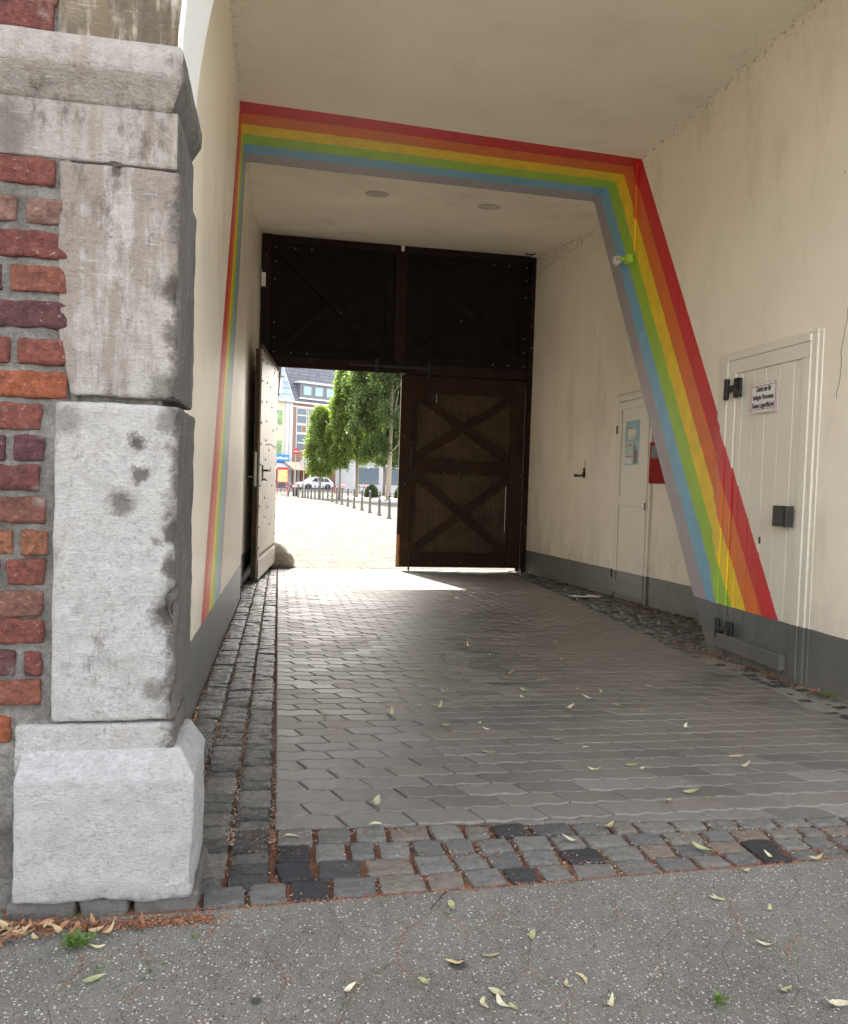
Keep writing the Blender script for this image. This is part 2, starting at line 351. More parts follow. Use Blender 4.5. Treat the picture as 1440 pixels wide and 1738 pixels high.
def specks(t,base):
    b=t.noise(18,6,.7); f=t.noise(220,4,.7)
    col=t.mix(1.0,base,t.ramp(b,[(.3,(.82,.82,.82)),(.7,(1.16,1.16,1.15))]),'MULTIPLY')
    col=t.mix(1.0,col,t.ramp(f,[(.3,(.72,.72,.72)),(.7,(1.25,1.25,1.25))]),'MULTIPLY'); col=t.mix(1.0,col,t.ramp(t.noise(2.3,5,.6),[(.3,(.84,.83,.80)),(.7,(1.14,1.14,1.15))]),'MULTIPLY')
    wp=t.n('VectorMath',{0:t.pos(),1:t.n('TexNoise',{'Vector':t.pos(),'Scale':60.}).outputs['Color']},operation='MULTIPLY_ADD'); wp.inputs[1].default_value=(1,1,1)
    for sc,th,cl,amt in ((95,.15,(.50,.49,.46),.9),(165,.20,(.36,.345,.32),.5),(130,.19,(.022,.021,.020),.8),(300,.28,(.26,.25,.23),.35),(55,.075,(.56,.55,.50),.95)):
        v=t.n('TexVoronoi',{'Vector':t.map(t.pos(),loc=(sc*.13,sc*.07,0)),'Scale':float(sc)})
        cr=t.n('SeparateXYZ',{0:v.outputs['Color']}).outputs[0]
        thr=t.m('MULTIPLY',cr,th*2)
        mk=t.m('MULTIPLY',t.m('LESS_THAN',v.outputs['Distance'],thr),t.m('GREATER_THAN',cr,.35))
        col=t.mix(t.m('MULTIPLY',mk,amt),col,cl)
    return col,b,f
t=NT('speckled_concrete'); r_=t.rand()
base=t.ramp(r_,[(0,(.130,.124,.108)),(1,(.142,.136,.120))])
col,b,f=specks(t,base)
moss=t.m('MULTIPLY',t.ramp(t.noise(3.2,4,.6),[(.5,0),(.68,1)]),.3); col=t.mix(moss,col,(.15,.145,.11))
for (px,py,pr) in ((.43,1.73,.020),(-.02,1.66,.012)):
    dx=t.n('VectorMath',{0:t.pos()},operation='DISTANCE'); dx.inputs[1].default_value=(px,py,0)
    dd=t.m('ADD',dx.outputs['Value'],t.m('MULTIPLY_ADD',t.noise(90,3),.014,-.007))
    col=t.mix(t.ramp(dd,[(pr-.002,.85),(pr+.003,0)]),col,(.025,.025,.025))
M['speck']=t.done(col,.8,t.bump(f,.45,.003,t.bump(b,.3,.006)))
t=NT('slab_joint'); col,b,f=specks(t,(.12,.114,.10)); nz=t.noise(7,4,.6)
deb=t.ramp(t.noise(180,5,.8),[(.3,(.05,.03,.02)),(.55,(.22,.09,.05)),(.75,(.38,.22,.13))])
deb=t.mix(t.ramp(t.noise(11,3),[(.58,0),(.66,.8)]),deb,(.10,.12,.035))
xx,yy,zz=t.sep()[0:3]
left=t.ramp(t.m('MULTIPLY_ADD',xx,-.5,.30),[(0,0),(.45,.2)])
mk=t.ramp(t.m('ADD',nz,left),[(.53,0),(.60,1)])
col=t.mix(mk,col,deb); M['slabjoint']=t.done(col,.95,t.bump(f,1,.004))

def wood(name,c0,c1,rough=.55,scale=1.0,flake=0,axis=2):
    t=NT(name); sc=[28,28,28]; sc[axis]=1.3
    v=t.map(t.pos(),tuple(s*scale for s in sc)); g=t.noise(1,7,.7,v=v); b=t.noise(5,5,.6)
    col=t.ramp(g,[(.3,c0),(.7,c1)]); col=t.mix(1.0,col,t.ramp(b,[(.3,.75),(.7,1.25)]),'MULTIPLY')
    if flake: col=t.mix(t.m('MULTIPLY',t.ramp(t.noise(24,4,.7),[(.70,0),(.74,1)]),flake),col,(.30,.25,.19))
    return t.done(col,t.m('MULTIPLY_ADD',g,.25,rough-.1),t.bump(g,.35,.004),spec=.5 if rough<.5 else .2)
M['wood']=wood('dark_brown_gate_wood',(.042,.028,.017),(.088,.062,.040),.85,flake=.25)
M['woodx']=wood('dark_brown_gate_rail',(.020,.011,.006),(.046,.025,.013),.8,axis=0,flake=.25)
M['woods']=wood('dark_brown_gate_stile',(.022,.012,.007),(.050,.028,.015),.8,flake=.25)
M['woodu']=wood('shade_darkened_gate_wood',(.007,.005,.004),(.016,.011,.008),.8,flake=.12)  # backlit shade of the upper panels is put into this darker wood colour
M['woodred']=wood('reddish_gate_wood',(.014,.007,.005),(.030,.014,.010),.7,flake=.25)
M['woodext']=wood('weathered_outer_boards',(.20,.16,.125),(.38,.32,.26),.38)
M['woodsaw']=wood('worn_orange_wood',(.25,.10,.03),(.45,.2,.07),.7)
M['iron']=plain('black_iron',(.018,.018,.018),.5,.3,bump=.3,scale=60)
M['nail']=plain('pale_nail_head',(.32,.30,.28),.4,.5)
M['steel']=plain('worn_steel',(.35,.33,.30),.35,.8)
M['white']=plain('white_enamel',(.80,.79,.78),.3,var=.03); M['black']=plain('black_lettering',(.02,.02,.022),.5,var=.0)
M['redline']=plain('dark_red_print',(.30,.05,.06),.4,var=.0)
M['paper']=plain('white_paper',(.82,.82,.84),.6,var=.03)
# ============================================================ GROUND
EDGE_R=[(2.35,3.2),(3.69,2.80),(4.17,2.91),(5.27,2.92),(5.95,3.02),(7.47,3.20),(8.9,3.36),(10.47,3.52),(12.8,3.75)]
def edge_r(y):
    for (a,b),(c,d) in zip(EDGE_R,EDGE_R[1:]):
        if y<=c: return b+(d-b)*(y-a)/(c-a)
    return EDGE_R[-1][1]
def sloped_sheet(name,mat,x0,x1,ys,dz,kind='structure'):
    mb=MB(); vs=[];fs=[]
    for y in ys:
        for x in (x0,x1): vs.append((x,y,floor_z(y)+dz))
    for i in range(len(ys)-1): fs.append((2*i,2*i+1,2*i+3,2*i+2))
    mb.add(vs,fs); return tag(mb.build(name,mat),kind=kind)
t=NT('pale_bounce_ground'); b=t.noise(30,5,.7); M['bounceground']=t.done(t.ramp(b,[(.3,(.38,.355,.32)),(.7,(.48,.455,.41))]),.9,t.bump(b,.4,.005))  # unseen ground behind the camera, made pale to bounce sunlight into the passage
t=NT('pale_plaza_setts'); x,y,z=t.sep()[0:3]
br=t.n('TexBrick',{'Vector':t.n('VectorMath',{0:t.pos(),1:t.n('TexNoise',{'Vector':t.pos(),'Scale':1.5}).outputs['Color']},operation='ADD').outputs[0],'Scale':1.0,'Mortar Size':.014,'Mortar Smooth':.3,'Brick Width':.24,'Row Height':.13,'Color1':(.085,.078,.064,1),'Color2':(.145,.134,.114,1),'Mortar':(.040,.037,.031,1)})
br.offset=.5
col=t.mix(1.0,br.outputs['Color'],t.ramp(t.noise(2.2,6,.65),[(.3,(.70,.70,.70)),(.7,(1.22,1.22,1.22))]),'MULTIPLY')
M['plaza']=t.done(col,.95,t.bump(t.noise(40,4),.4,.01),spec=.08)
sloped_sheet('ground',M['bounceground'],-400,400,[-400,2.6,12.75,12.751,400],-.030)
mb=MB(); mb.add([(-4,-3,-.0013),(7,-3,-.0013),(7,2.255,-.0013),(4.2,2.185,-.0013),(-.17,2.032,-.0013),(-.19,2.12,-.0013),(-4,2.12,-.0013)],[(0,1,2,3,4,5,6)]); tag(mb.build('pavement_bed',M['slabjoint']),kind='structure')
mb=MB(); bb_=lambda x: 2.51-.062*x
mb.add([(-.6,2.2,-.022),(-.175,2.2,-.022),(-.175,2.515,-.018),(.0,bb_(0),-.012),(.0,2.6,-.012),(-.6,2.6,-.018)],[(0,1,2,5),(2,3,4,5)])
mb.add([(.0,bb_(0),-.012),(2.0,bb_(2),-.0028),(3.12,bb_(3.12),-.0018),(4.3,bb_(4.3),-.0035),(4.3,2.6,-.0035),(edge_r(2.6),2.6,-.0018),(2.0,2.6,-.0028),(.0,2.6,-.012)],[(0,1,6,7),(1,2,5,6),(2,3,4,5)])
ysb=[2.6,3.69,4.17,5.27,5.6,5.95,7.47,8.9,10.47,12.749]; vs=[];fs=[]
for y in ysb:
    e=edge_r(y); q=floor_z(y); ew=-.006 if y<5.5 else -.013
    for x,z in ((-.6,-.018),(.0,-.012),(2.0,-.0028),(e+.004,-.0018),(e+.02,ew),(4.3,ew)): vs.append((x,y,q+z))
for i in range(len(ysb)-1):
    for k in range(5): a=i*6+k; fs.append((a,a+1,a+7,a+6))
mb.add(vs,fs)
tag(mb.build('passage_bed',M['darkjoint']),kind='structure')
sloped_sheet('plaza_paving',M['plaza'],-60,90,[12.752,99],0)
# near pavement slabs (irregular six-sided interlocking slabs)
JOINTS=[]
def slabs():
    mb=MB(); r_=random.Random(3)
    e1=Vector((.098,.082)); e2=Vector((.050,-.118)); e3=Vector((-.045,-.12))
    A=e1+e2; B=e2+e3
    base=[Vector((0,0)),e1,e1+e2,e1+e2+e3,e2+e3,e3]
    cen=sum(base,Vector((0,0)))/6
    for i in range(-40,44):
        for j in range(-16,22):
            o=A*i-B*j+Vector((-.40,1.83)); c=o+cen
            lim=2.035+.035*max(0,c.x+.17)
            if c.x<-3 or c.x>4.6 or c.y<-.6 or c.y>lim+.2: continue
            dz=r_.uniform(-.0006,.0004); tx=r_.uniform(-.003,.003); ty=r_.uniform(-.003,.003)
            pts=[]
            for k in range(6):
                a=base[k]; b=base[(k+1)%6]
                for q in range(4):
                    p=a.lerp(b,q/4)+o
                    p=p+Vector((noise.noise((p.x*30,p.y*30,0)),noise.noise((p.x*30,p.y*30,5))))*.004
                    pts.append(p)
            JOINTS.extend((p.x,p.y) for p in pts[:12] if p.y<lim-.03 and p.y>1.4 and p.x<2)
            def cl(p): return Vector((p.x,min(p.y,2.033+.035*max(0,p.x+.17)+(.06 if p.x<-.63 else 0))))
            if min(p.y for p in pts)>lim-.01: continue
            n=len(pts); ring=[]
            for s_,z_ in ((.9975,-.0011),(.9955,-.0003),(.989,0)):
                ring.append([cl(c+(p-c)*s_) for p in pts]); 
            vs=[]
            for (s_,z_),rg in zip(((0,-.004),(0,-.0012),(0,0)),ring):
                vs+=[(p.x,p.y,z_+dz+(p.x-c.x)*tx+(p.y-c.y)*ty) for p in rg]
            fs=[(k,(k+1)%n,n+(k+1)%n,n+k) for k in range(n)]+[(n+k,n+(k+1)%n,2*n+(k+1)%n,2*n+k) for k in range(n)]+[tuple(range(2*n,3*n))]
            mb.add(vs,fs)
    return tag(mb.build('pavement',M['speck']),kind='structure')
slabs()
# wavy interlocking pavers of the passage
def border_back(x): return 2.50-.062*x
def pavers():
    mb=MB(); r_=random.Random(5); L=.225; P=.1125
    def wav(x,row): return .0075*math.sin(2*math.pi*x/P+row*.0)
    j0=int(2.3/P)-1
    for j in range(j0,int(12.75/P)):
        y0=j*P; off=(j%2)*L/2
        xr=min(edge_r(y0),3.12 if y0<5.3 else 9)
        k=-2
        while True:
            xa=k*L+off; xb=xa+L; k+=1
            if xa>xr: break
            if xb<.012: continue
            a_=max(xa,.012); b_=min(xb,xr)
            if b_-a_<.03: continue
            g=.0026; n=8; bot=[];top=[]
            sl=lambda x,e: 0
            sA=.017 if xa>=.012 else 0; sB=.017 if xb<=xr else 0
            for q in range(n+1):
                s_=q/n
                xl=a_+sA+(b_+sB-a_-sA)*s_; xh=a_-sA+(b_-sB-a_+sA)*s_
                bot.append(Vector((xl,y0+wav(xl,j)))); top.append(Vector((xh,y0+P+wav(xh,j+1))))
            ylim=lambda p: max(p.y,border_back(p.x)+.004)
            if max(ylim(p) for p in top)-min(ylim(p) for p in bot)<.03: continue
            pts=bot+top[::-1]; c=sum(pts,Vector((0,0)))/len(pts)
            dz=r_.gauss(0,.0006); tx=r_.gauss(0,.006); ty=r_.gauss(0,.008)
            m=len(pts); vs=[]
            for ins,z_ in ((g,-.011),(g+.0005,-.004),(g+.004,-.0006),(g+.009,0)):
                for p in pts:
                    d=(c-p); q=Vector((p.x+math.copysign(min(ins,abs(d.x)),d.x),p.y+math.copysign(min(ins,abs(d.y)),d.y)))
                    yy=max(q.y,border_back(q.x)+.005)
                    vs.append((q.x,yy,floor_z(yy)+z_+dz+d.x*tx+d.y*ty))
            fs=[(r*m+i,r*m+(i+1)%m,(r+1)*m+(i+1)%m,(r+1)*m+i) for r in range(3) for i in range(m)]
            o=3*m
            fs+=[(o+i,o+i+1,o+m-2-i,o+m-1-i) for i in range(n)]
            mb.add(vs,fs)
    return tag(mb.build('passage_paving',M['paver']),kind='structure')
pavers()
def cobble(mb,x0,x1,y0,y1,z,r_,h=.05,res=.03,rad=.016,amp=.006,tilt=.05,m=0):
    cx,cy=(x0+x1)/2,(y0+y1)/2; a=r_.gauss(0,.04); tx=r_.gauss(0,tilt); ty=r_.gauss(0,tilt); sd=r_.random()*50
    sk=r_.gauss(0,.05)
    def fn(p):
        dx,dy=p.x-cx,p.y-cy
        qx=dx*math.cos(a)-dy*math.sin(a)+sk*dy; qy=dx*math.sin(a)+dy*math.cos(a)
        return Vector((cx+qx,cy+qy,p.z+dx*tx+dy*ty))
    mb.rock(x0,x1,y0,y1,z-h,z,res,rad,amp,seed=sd,freq=16,m=m,fn=fn)
def left_strip():
    mb=MB(); r_=random.Random(11); cols=[(-.372,-.245),(-.243,-.118),(-.114,.004)]
    for ci,(a,b) in enumerate(cols):
        y=2.12
        while y<12.75:
            h=r_.uniform(.068,.098)
            ex=a-(.02 if ci==0 and y>8.7 else 0)
            if not (y<2.47 and a<-.12 and False):
                cobble(mb,ex+.003,b-.003+r_.uniform(-.006,.004),y+.003,y+h-.004,floor_z(y)+r_.gauss(0,.003)-.002,r_,rad=.009,amp=.005,res=.018 if y<5 else .03)
            y+=h
    return tag(mb.build('cobble_gutter',M['cobble'],smooth=False),kind='structure')
left_strip()
def right_strip():
    mb=MB(); r_=random.Random(12)
    y=2.5
    while y<12.75:
        h=r_.uniform(.075,.11); x=edge_r(y)+.006; xe=3.17 if y<5.42 else 4.08
        if y<5.42: x=min(x,xe-.05)
        while x<xe-.03:
            w_=r_.uniform(.085,.16)
            cobble(mb,x+.003,min(x+w_,xe)-.004,y+.003,y+h-.005,floor_z(y)+r_.gauss(0,.005)-.004,r_,rad=.014,amp=.005,res=.04)
            x+=w_
        y+=h
    return tag(mb.build('cobble_margin',M['cobble'],smooth=True),kind='structure')
right_strip()
def border():
    mb=MB(); r_=random.Random(21); 
    rows=4
    for k in range(rows):
        x=-.175 if k<1 else (.012 if k<4 else 0); x=-.175 if k<1 else .014
        while x<4.0:
            w_=r_.choice([r_.uniform(.085,.145),r_.uniform(.10,.13)])
            fr=2.043+.035*(x+.17); bk=border_back(x); hh=(bk-fr)/rows
            y0=fr+hh*k; 
            g=r_.uniform(.011,.019)
            cobble(mb,x+g*.5,x+w_-g*.5,y0+g*.32,y0+hh-g*.32,-.001+r_.gauss(0,.0016),r_,rad=.007,amp=.0042,res=.012,tilt=.025)
            x+=w_
    return tag(mb.build('cobble_border',M['sett'],smooth=False),kind='structure')
border()
mb=MB(); 
mb.add([(-.2,2.02,-.010),(4.1,2.17,-.006),(4.1,2.262,-.006),(2.9,border_back(2.9)+.012,-.006),(-.0,2.515,-.013),(-.2,2.515,-.024)],[(0,1,2,3,4,5)])
tag(mb.build('border_joint',M['joint']),kind='structure')
# crumbs and seed debris in the joints: uncountable
def debris():
    mb=MB(); r_=random.Random(33)
    def crumb(x,y,z,s,c):
        a=r_.random()*6.28; v=[]
        for k in range(4):
            q=a+k*1.57; l=s*(1.5 if k%2 else .7)*r_.uniform(.6,1.2); v.append((x+math.cos(q)*l,y+math.sin(q)*l,z+r_.uniform(-.001,.002)))
        v.append((x,y,z+s*.8)); mb.add(v,[(0,1,4),(1,2,4),(2,3,4),(3,0,4)],0,c)
    cols=[(.27,.105,.055),(.20,.07,.038),(.32,.16,.08),(.36,.29,.20),(.09,.045,.028),(.40,.34,.25)]
    for i in range(15000):
        x=r_.uniform(-.17,3.6); y=r_.uniform(2.03+.035*x,border_back(x)+.005)
        dens=noise.noise((x*3,y*5,1))
        if r_.random()>.55+dens*.8+.12*x: continue
        crumb(x,y,-.0080+r_.uniform(0,.005),r_.uniform(.0015,.0036),r_.choice(cols))
    for i in range(2600):   # front edge drift
        x=r_.uniform(-.2,3.4); y=2.035+.035*(x+.17)+r_.gauss(0,.008)
        crumb(x,y,.000,r_.uniform(.0013,.003),r_.choice(cols[:3]))
    for i in range(5200):   # left gutter joints
        x=r_.choice([-.365,-.244,-.116,.008])+r_.gauss(0,.006); y=2.4+7.5*r_.random()**1.5
        crumb(x,y,floor_z(y)-.003,r_.uniform(.0015,.004),r_.choice(cols))
    for i in range(3200):   # foot of the right wall
        y=3.2+r_.random()**.9*5.6; x=(3.14 if y<5.4 else 4.0)-abs(r_.gauss(0,.05 if y<5.4 else .28))
        crumb(x,y,floor_z(y)+.003,r_.uniform(.002,.005),r_.choice(cols))
    for i in range(2500):   # foot of the pier
        x=-.75+.62*r_.random(); y=1.992+r_.gauss(0,.014)+.012*(x<-.45); crumb(x,y,.001+r_.random()*.004,r_.uniform(.0015,.0035),r_.choice(cols[:3]+cols[4:5]))
    for (jx,jy) in JOINTS:   # crumbs and moss lodged in the slab joints
        q=noise.noise((jx*4.5,jy*4.5,2))+(.16 if jx<.1 else -.04)
        if q<.06: continue
        for k in range(int((14 if jx<.0 else 6)+34*q)):
            c=r_.choice(cols[:4]) if noise.noise((jx*7,jy*7,9))<.22 else (.09,.11,.03)
            crumb(jx+r_.gauss(0,.008),jy+r_.gauss(0,.0055),.0003,r_.uniform(.0008,.0021),c)
    t=NT('seed_debris'); M['deb']=t.done(colattr(t),.9)
    return tag(mb.build('seed_debris',M['deb']),kind='stuff',label='rust brown seeds and crumbs drifted in the cobble joints',cat='debris')
debris()
# ============================================================ GATEHOUSE
gh=empty('gatehouse',(1.4,2.3,0),label='old brick gatehouse with stone pier and cream passage painted with a rainbow',cat='building')
def P(o): # parent while keeping world geometry
    o.parent=gh; o.matrix_parent_inverse=Matrix.Translation((-1.4,-2.3,0)); return o
ACX,ACZ,AR=1.44,2.10,1.71
# --- brick facade
VIS=[(305,83,0),(368,98,34),(422,103,0),(478,102,12),(536,105,0),(595,105,25),(650,106,0),(703,66,0),(755,72,20),(803,65,0),(857,75,0),(910,80,34),(960,75,12),(1012,72,0),(1058,75,0),(1112,72,40),(1160,72,0),(1222,24,0),(55,78,0),(15,82,0)]
def brick_face(mb,x0,x1,z0,z1,seed,c,hi):
    res=.011 if hi else .05
    mb.rock(x0,x1,2.097 if hi else 2.10,2.16,z0,z1,.008 if hi else res,.006 if hi else .006,.0052 if hi else .002,seed=seed,freq=22,c=c)
def brick_col(r_):
    return r_.choice([(.20,.055,.045),(.24,.07,.05),(.17,.05,.05),(.27,.09,.055),(.22,.085,.06),(.13,.045,.045),(.25,.11,.08)])
def facade():
    r_=random.Random(8)
    for side in (0,1):
        mb=MB()
        if side==0: mb.add([(-12,2.115,-.1),(-.50,2.115,-.1),(-.50,2.115,2.0),(-.601,2.115,2.0),(-.601,2.115,7.5),(-12,2.115,7.5)],[(0,1,2,3,4,5)],1)
        pxm=669.
        if side==0:
            for (py,pr,ps) in VIS:
                z=1.1-(py-(789.5 if py>250 else 786))/pxm ; xr=-.678+pr/pxm
                z+=.0
                h=.030 if py in (368,910,1058) else .031
                segs=[]
                if ps: segs=[(-.678+(ps+4)/pxm,xr),(-1.2+.52-.16+ps/pxm-.02,-.678+(ps-8)/pxm)]
                else: segs=[(xr-.225+r_.uniform(-.02,.02),xr)]
                a0_=min(a for a,b in segs); segs.append((a0_-.24+r_.uniform(-.02,.02),a0_-.014))
                if a0_>-.80: segs.append((segs[-1][0]-.19,segs[-1][0]-.014))
                for a,b in segs:
                    c=brick_col(r_)
                    if py in (650,1222): c=(.36,.10,.04)
                    if py in (368,): c=(.25,.14,.11)
                    if py in (755,): c=(.13,.045,.06)
                    if py in (910,): c=(.30,.12,.06)
                    if b-a>.015: brick_face(mb,a,b,z-h-.001,z+h+.0015,r_.random()*90,c,True)
            zs=[1.1-(py-789.5)/pxm for py,_,_ in VIS if py>250]
        z=.03
        k=0
        while z<7.3:
            k+=1
            if side==0: x=-11.9+(k%2)*.12
            else: x=3.35+(k%2)*.12
            end=(-1.06-(k%2)*.10) if side==0 else 13
            if side==0 and z>2.15: end=.9 
            while x<end:
                w_=r_.choice([.21,.215,.105,.22]); xx=x+w_
                cx_=(x+xx)/2; d=math.hypot(cx_-ACX,z-ACZ) if z>ACZ else 9
                if side==0 and xx>-.55 and z>2.1: pass
                if d>2.06 and not(side==0 and z<2.2 and xx>-.77) and not (abs(z-2.06)<.1 and side==0 and xx>-1.0):
                    if x>-3.0 and x<6 and z<6.0: brick_face(mb,x,xx,z,z+.062,r_.random()*90,brick_col(r_),False)
                    elif x>-12: mb.box(x,xx,2.10,2.14,z,z+.062,0,brick_col(r_))
                x=xx+.013
            z+=.0785
        if side==1:
            # wall over the arch and right of it
            pts=[(3.30,-.1),(13,-.1),(13,9.5),(-.6,9.5)]
            pts=[(ACX+1.95*math.cos(a),ACZ+1.95*math.sin(a)) for a in [math.pi*(1-i/24) for i in range(25)]]+[(3.39,-.1),(13,-.1),(13,7.5),(-.6,7.5),(-.6,2.1)]
            mb.add([(p[0],2.115,p[1]) for p in pts],[tuple(range(len(pts)))],1)
            z=2.2
            while z<7.3:
                k+=1; x=.93+(k%2)*.1
                while x<3.3:
                    w_=r_.choice([.21,.105,.22]); 
                    if math.hypot(x+w_/2-ACX,z-ACZ)>2.08: brick_face(mb,x,x+w_,z,z+.062,r_.random()*90,brick_col(r_),False)
                    x+=w_+.013
                z+=.0785
        o=P(mb.build('brick_wall',[M['brick'],M['mortar']],smooth=True))
        if side==0: o['label']='weathered red brick wall with wide mortar joints left of the pier'
facade()
# rough mortar face near the pier
mb=MB(); n=90; vs=[];fs=[]
for i in range(31):
    for j in range(181):
        x=-.86+.34*i/30; z=-.02+2.4*j/180
        vs.append((x,2.108+noise.fractal((x*18,z*18,3),1,2,4)*.009,z))
for i in range(30):
    for j in range(180): a=i*181+j; fs.append((a,a+181,a+182,a+1))
mb.add(vs,fs); P(mb.build('mortar_joint',M['mortar'],smooth=True))
# --- stone pier
def pier(sgn):
    root=bpy.data.objects.new('stone_pier',None); C.objects.link(root); P(root)
    if sgn>0: root['label']='pale limestone pier of stacked blocks with moulded capital'
    X=lambda x: x if sgn>0 else 2*ACX-x
    def blk(x0,x1,y0,y1,z0,z1,mat,seed,rad=.012,amp=.004,dents=(),fn=None,res=.010,freq=11,name='stone_block',bev=None):
        mb=MB(); rad*=.6; amp*=.75; a,b=sorted((X(x0),X(x1)))
        dd=[((X(c[0]),c[1],c[2]),r,d) for c,r,d in dents]
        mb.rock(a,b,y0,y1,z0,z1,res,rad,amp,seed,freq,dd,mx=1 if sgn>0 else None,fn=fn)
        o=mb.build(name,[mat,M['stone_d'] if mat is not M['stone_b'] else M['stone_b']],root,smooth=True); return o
    def fbase(p):
        # chamfered top of the base block, slightly ragged bottom
        q=p.copy()
        if q.z>.345: q.y+=max(0,(q.z-.345))*1.25*max(0,(2.34-q.y)/.31)
        if q.z>.345 and sgn>0 and q.x>-.42: q.x-=(q.z-.345)*.75*(q.x+.42)/.23
        if q.z<.06: q.z+=.012*noise.noise((q.x*9,0,0))+(.006 if q.x<-.4 else 0)
        return q
    blk(-.612,-.190,2.03,2.34,.036,.402,M['stone_b'],1,rad=.012,amp=.0045,fn=fbase,dents=[((-.195,2.04,.12),.06,.010)],freq=16)
    blk(-.630,-.248,2.097,2.36,.34,.463,M['stone_w'],2,rad=.010)
    d=[((-.262,2.10,.76),.045,.022),((-.258,2.10,.79),.030,.018),((-.25,2.10,.93),.05,.010),((-.25,2.10,1.23),.03,.012),((-.36,2.10,1.18),.018,.006),((-.33,2.10,1.10),.014,.006),((-.38,2.10,1.03),.03,.006),((-.25,2.1,.52),.05,.012)]
    blk(-.548,-.250,2.095,2.46,.470,1.272,M['stone_w'],3,rad=.016,dents=d,amp=.005)
    def fd(p):
        q=p.copy()
        if q.x<-.40: q.x+=max(0,(1.45-q.z))*.20*(-.40-q.x)/.145
        return q
    d=[((-.255,2.10,1.55),.04,.016),((-.255,2.10,1.31),.035,.012),((-.41,2.1,1.85),.02,.01)]
    blk(-.545,-.258,2.098,2.46,1.288,1.855,M['stone_s'],4,rad=.012,dents=d,fn=fd,amp=.005)
    # impost: frieze block, moulding (chamfer + fascia), continuing left over the bricks
    blk(-1.30,-.268,2.100,2.46,1.860,2.0,M['stone_i'],5,rad=.006,amp=.003,dents=[((-.42,2.1,1.862),.025,.012)])
    def fm(p):
        q=p.copy(); k=min(1,max(0,(2.062-q.z)/.062))
        q.y+=k*.058*max(0,(2.47-q.y)/.43)
        k2=max(0,(q.z-2.105)/.04)
        q.y+=k2*.02*max(0,(2.47-q.y)/.43)
        if sgn>0:
            if q.x>-.50: q.x-=(k*.035+k2*.012)*(q.x+.50)/.25
        else:
            if q.x<2*ACX+.50: q.x+=k*.035*(2*ACX+.50-q.x)/.25
        return q
    blk(-1.30,-.248,2.040,2.47,1.998,2.142,M['stone_i'],6,rad=.009,amp=.0035,fn=fm,dents=[((-.24,2.04,2.09),.03,.008),((-.24,2.2,2.0),.04,.010)])
    # foundation stones under the base
    for i,(a,b) in enumerate([(-.63,-.47),(-.462,-.345),(-.330,-.176)]):
        blk(a,b,2.045,2.3,-.06,.040+.006*(i==2),M['found'],20+i,rad=.018,amp=.010,freq=18)
    # core behind
    mb=MB(); a,b=sorted((X(-.60),X(-.30))); mb.box(a,b,2.13,2.44,-.1,2.12); mb.build('pier_core',M['mortar'],root)
pier(1); pier(-1)
# --- voussoirs
va=bpy.data.objects.new('stone_arch',None); C.objects.link(va); P(va)
nv=13
for i in range(nv):
    a0=math.pi*(1-i/nv); a1=math.pi*(1-(i+1)/nv)
    def fv(p,a0=a0,a1=a1):
        s_=p.x; rr=p.z; a=a0+(a1-a0)*s_/.40
        return Vector((ACX+rr*math.cos(a),p.y,ACZ+.045*(1 if i in(0,nv-1) and False else 0)+rr*math.sin(a)))
    mb=MB(); mb.rock(.004,.396,2.100,2.16,AR-.002,AR+.288+.03*(i%2),.02,.006,.004,30+i,14,fn=fv,mx=0); mb.build('arch_stone',M['stone_v'],va,smooth=True)
# plastered soffit and inner face of the arch
mb=MB(); n=60; 
oth=[]
for i in range(n+1):
    a=math.pi*(1-i/n); wv=.0015*noise.noise((i*.5,0,0))
    oth.append((ACX+(AR-.006+wv)*math.cos(a),ACZ+(AR-.006+wv)*math.sin(a),a))
vs=[];fs=[]
for x,z,a in oth:
    dx,dz=math.cos(a),math.sin(a)
    vs+=[(x+dx*.010,2.0965,z+dz*.010),(x,2.108,z),(x,2.448,z),(x+dx*.012,2.46,z+dz*.012),(x+dx*.5,2.46,z+dz*.5)]
for i in range(n):
    for k in range(4): a=i*5+k; fs.append((a,a+1,a+6,a+5))
mb.add(vs,fs); P(mb.build('arch_soffit',M['soffit'],smooth=False))
# back of front wall above the arch (inside the passage)
mb=MB(); pts=[(ACX+(AR+.3)*math.cos(a),ACZ+(AR+.3)*math.sin(a)) for a in [math.pi*(1-i/24) for i in range(25)]]
pts+=[(3.46,-.3),(6,-.3),(6,7.4),(-3,7.4),(-3,-.3),(-.58,-.3)]
pts=[(x,z) for x,z in pts]; mb.add([(x,2.452,z) for x,z in pts],[tuple(range(len(pts)))]); 
P(mb.build('inner_front_wall',M['wallP']))
# --- side walls
def grid_wall(name,mat,x,ylist,zs,thick,sgn):
    mb=MB(); vs=[];fs=[];ny=len(ylist);nz=len(zs)
    for y,xx in ylist:
        for z in zs: vs.append((xx+.004*noise.noise((y*.8,z*.8,xx)),y,z))
    for i in range(ny-1):
        for j in range(nz-1):
            a=i*nz+j; f=(a,a+nz,a+nz+1,a+1); fs.append(f if sgn<0 else f[::-1])
    mb.add(vs,fs); return mb
zs=[-.45+.25*i for i in range(23)]
mb=grid_wall('l',None,-.38,[(2.46+i*(8.66-2.46)/25,-.38) for i in range(26)],zs,.5,1)
mb.add([(-.38,8.66,-.45),(-.48,8.66,-.45),(-.48,8.66,5.1),(-.38,8.66,5.1)],[(0,1,2,3)])
mb.add([(-.48,8.66,-.45),(-.345,12.78,-.45),(-.345,12.78,5.1),(-.48,8.66,5.1)],[(0,1,2,3)])
mb.box(-3,-.49,2.47,14.4,-.5,5.2)
mb.box(-.49,-.10,12.80,14.4,-.5,5.2)
o=P(mb.build('left_wall',M['wallL'])); o['label']='cream left passage wall with a grey base and one leg of the rainbow'
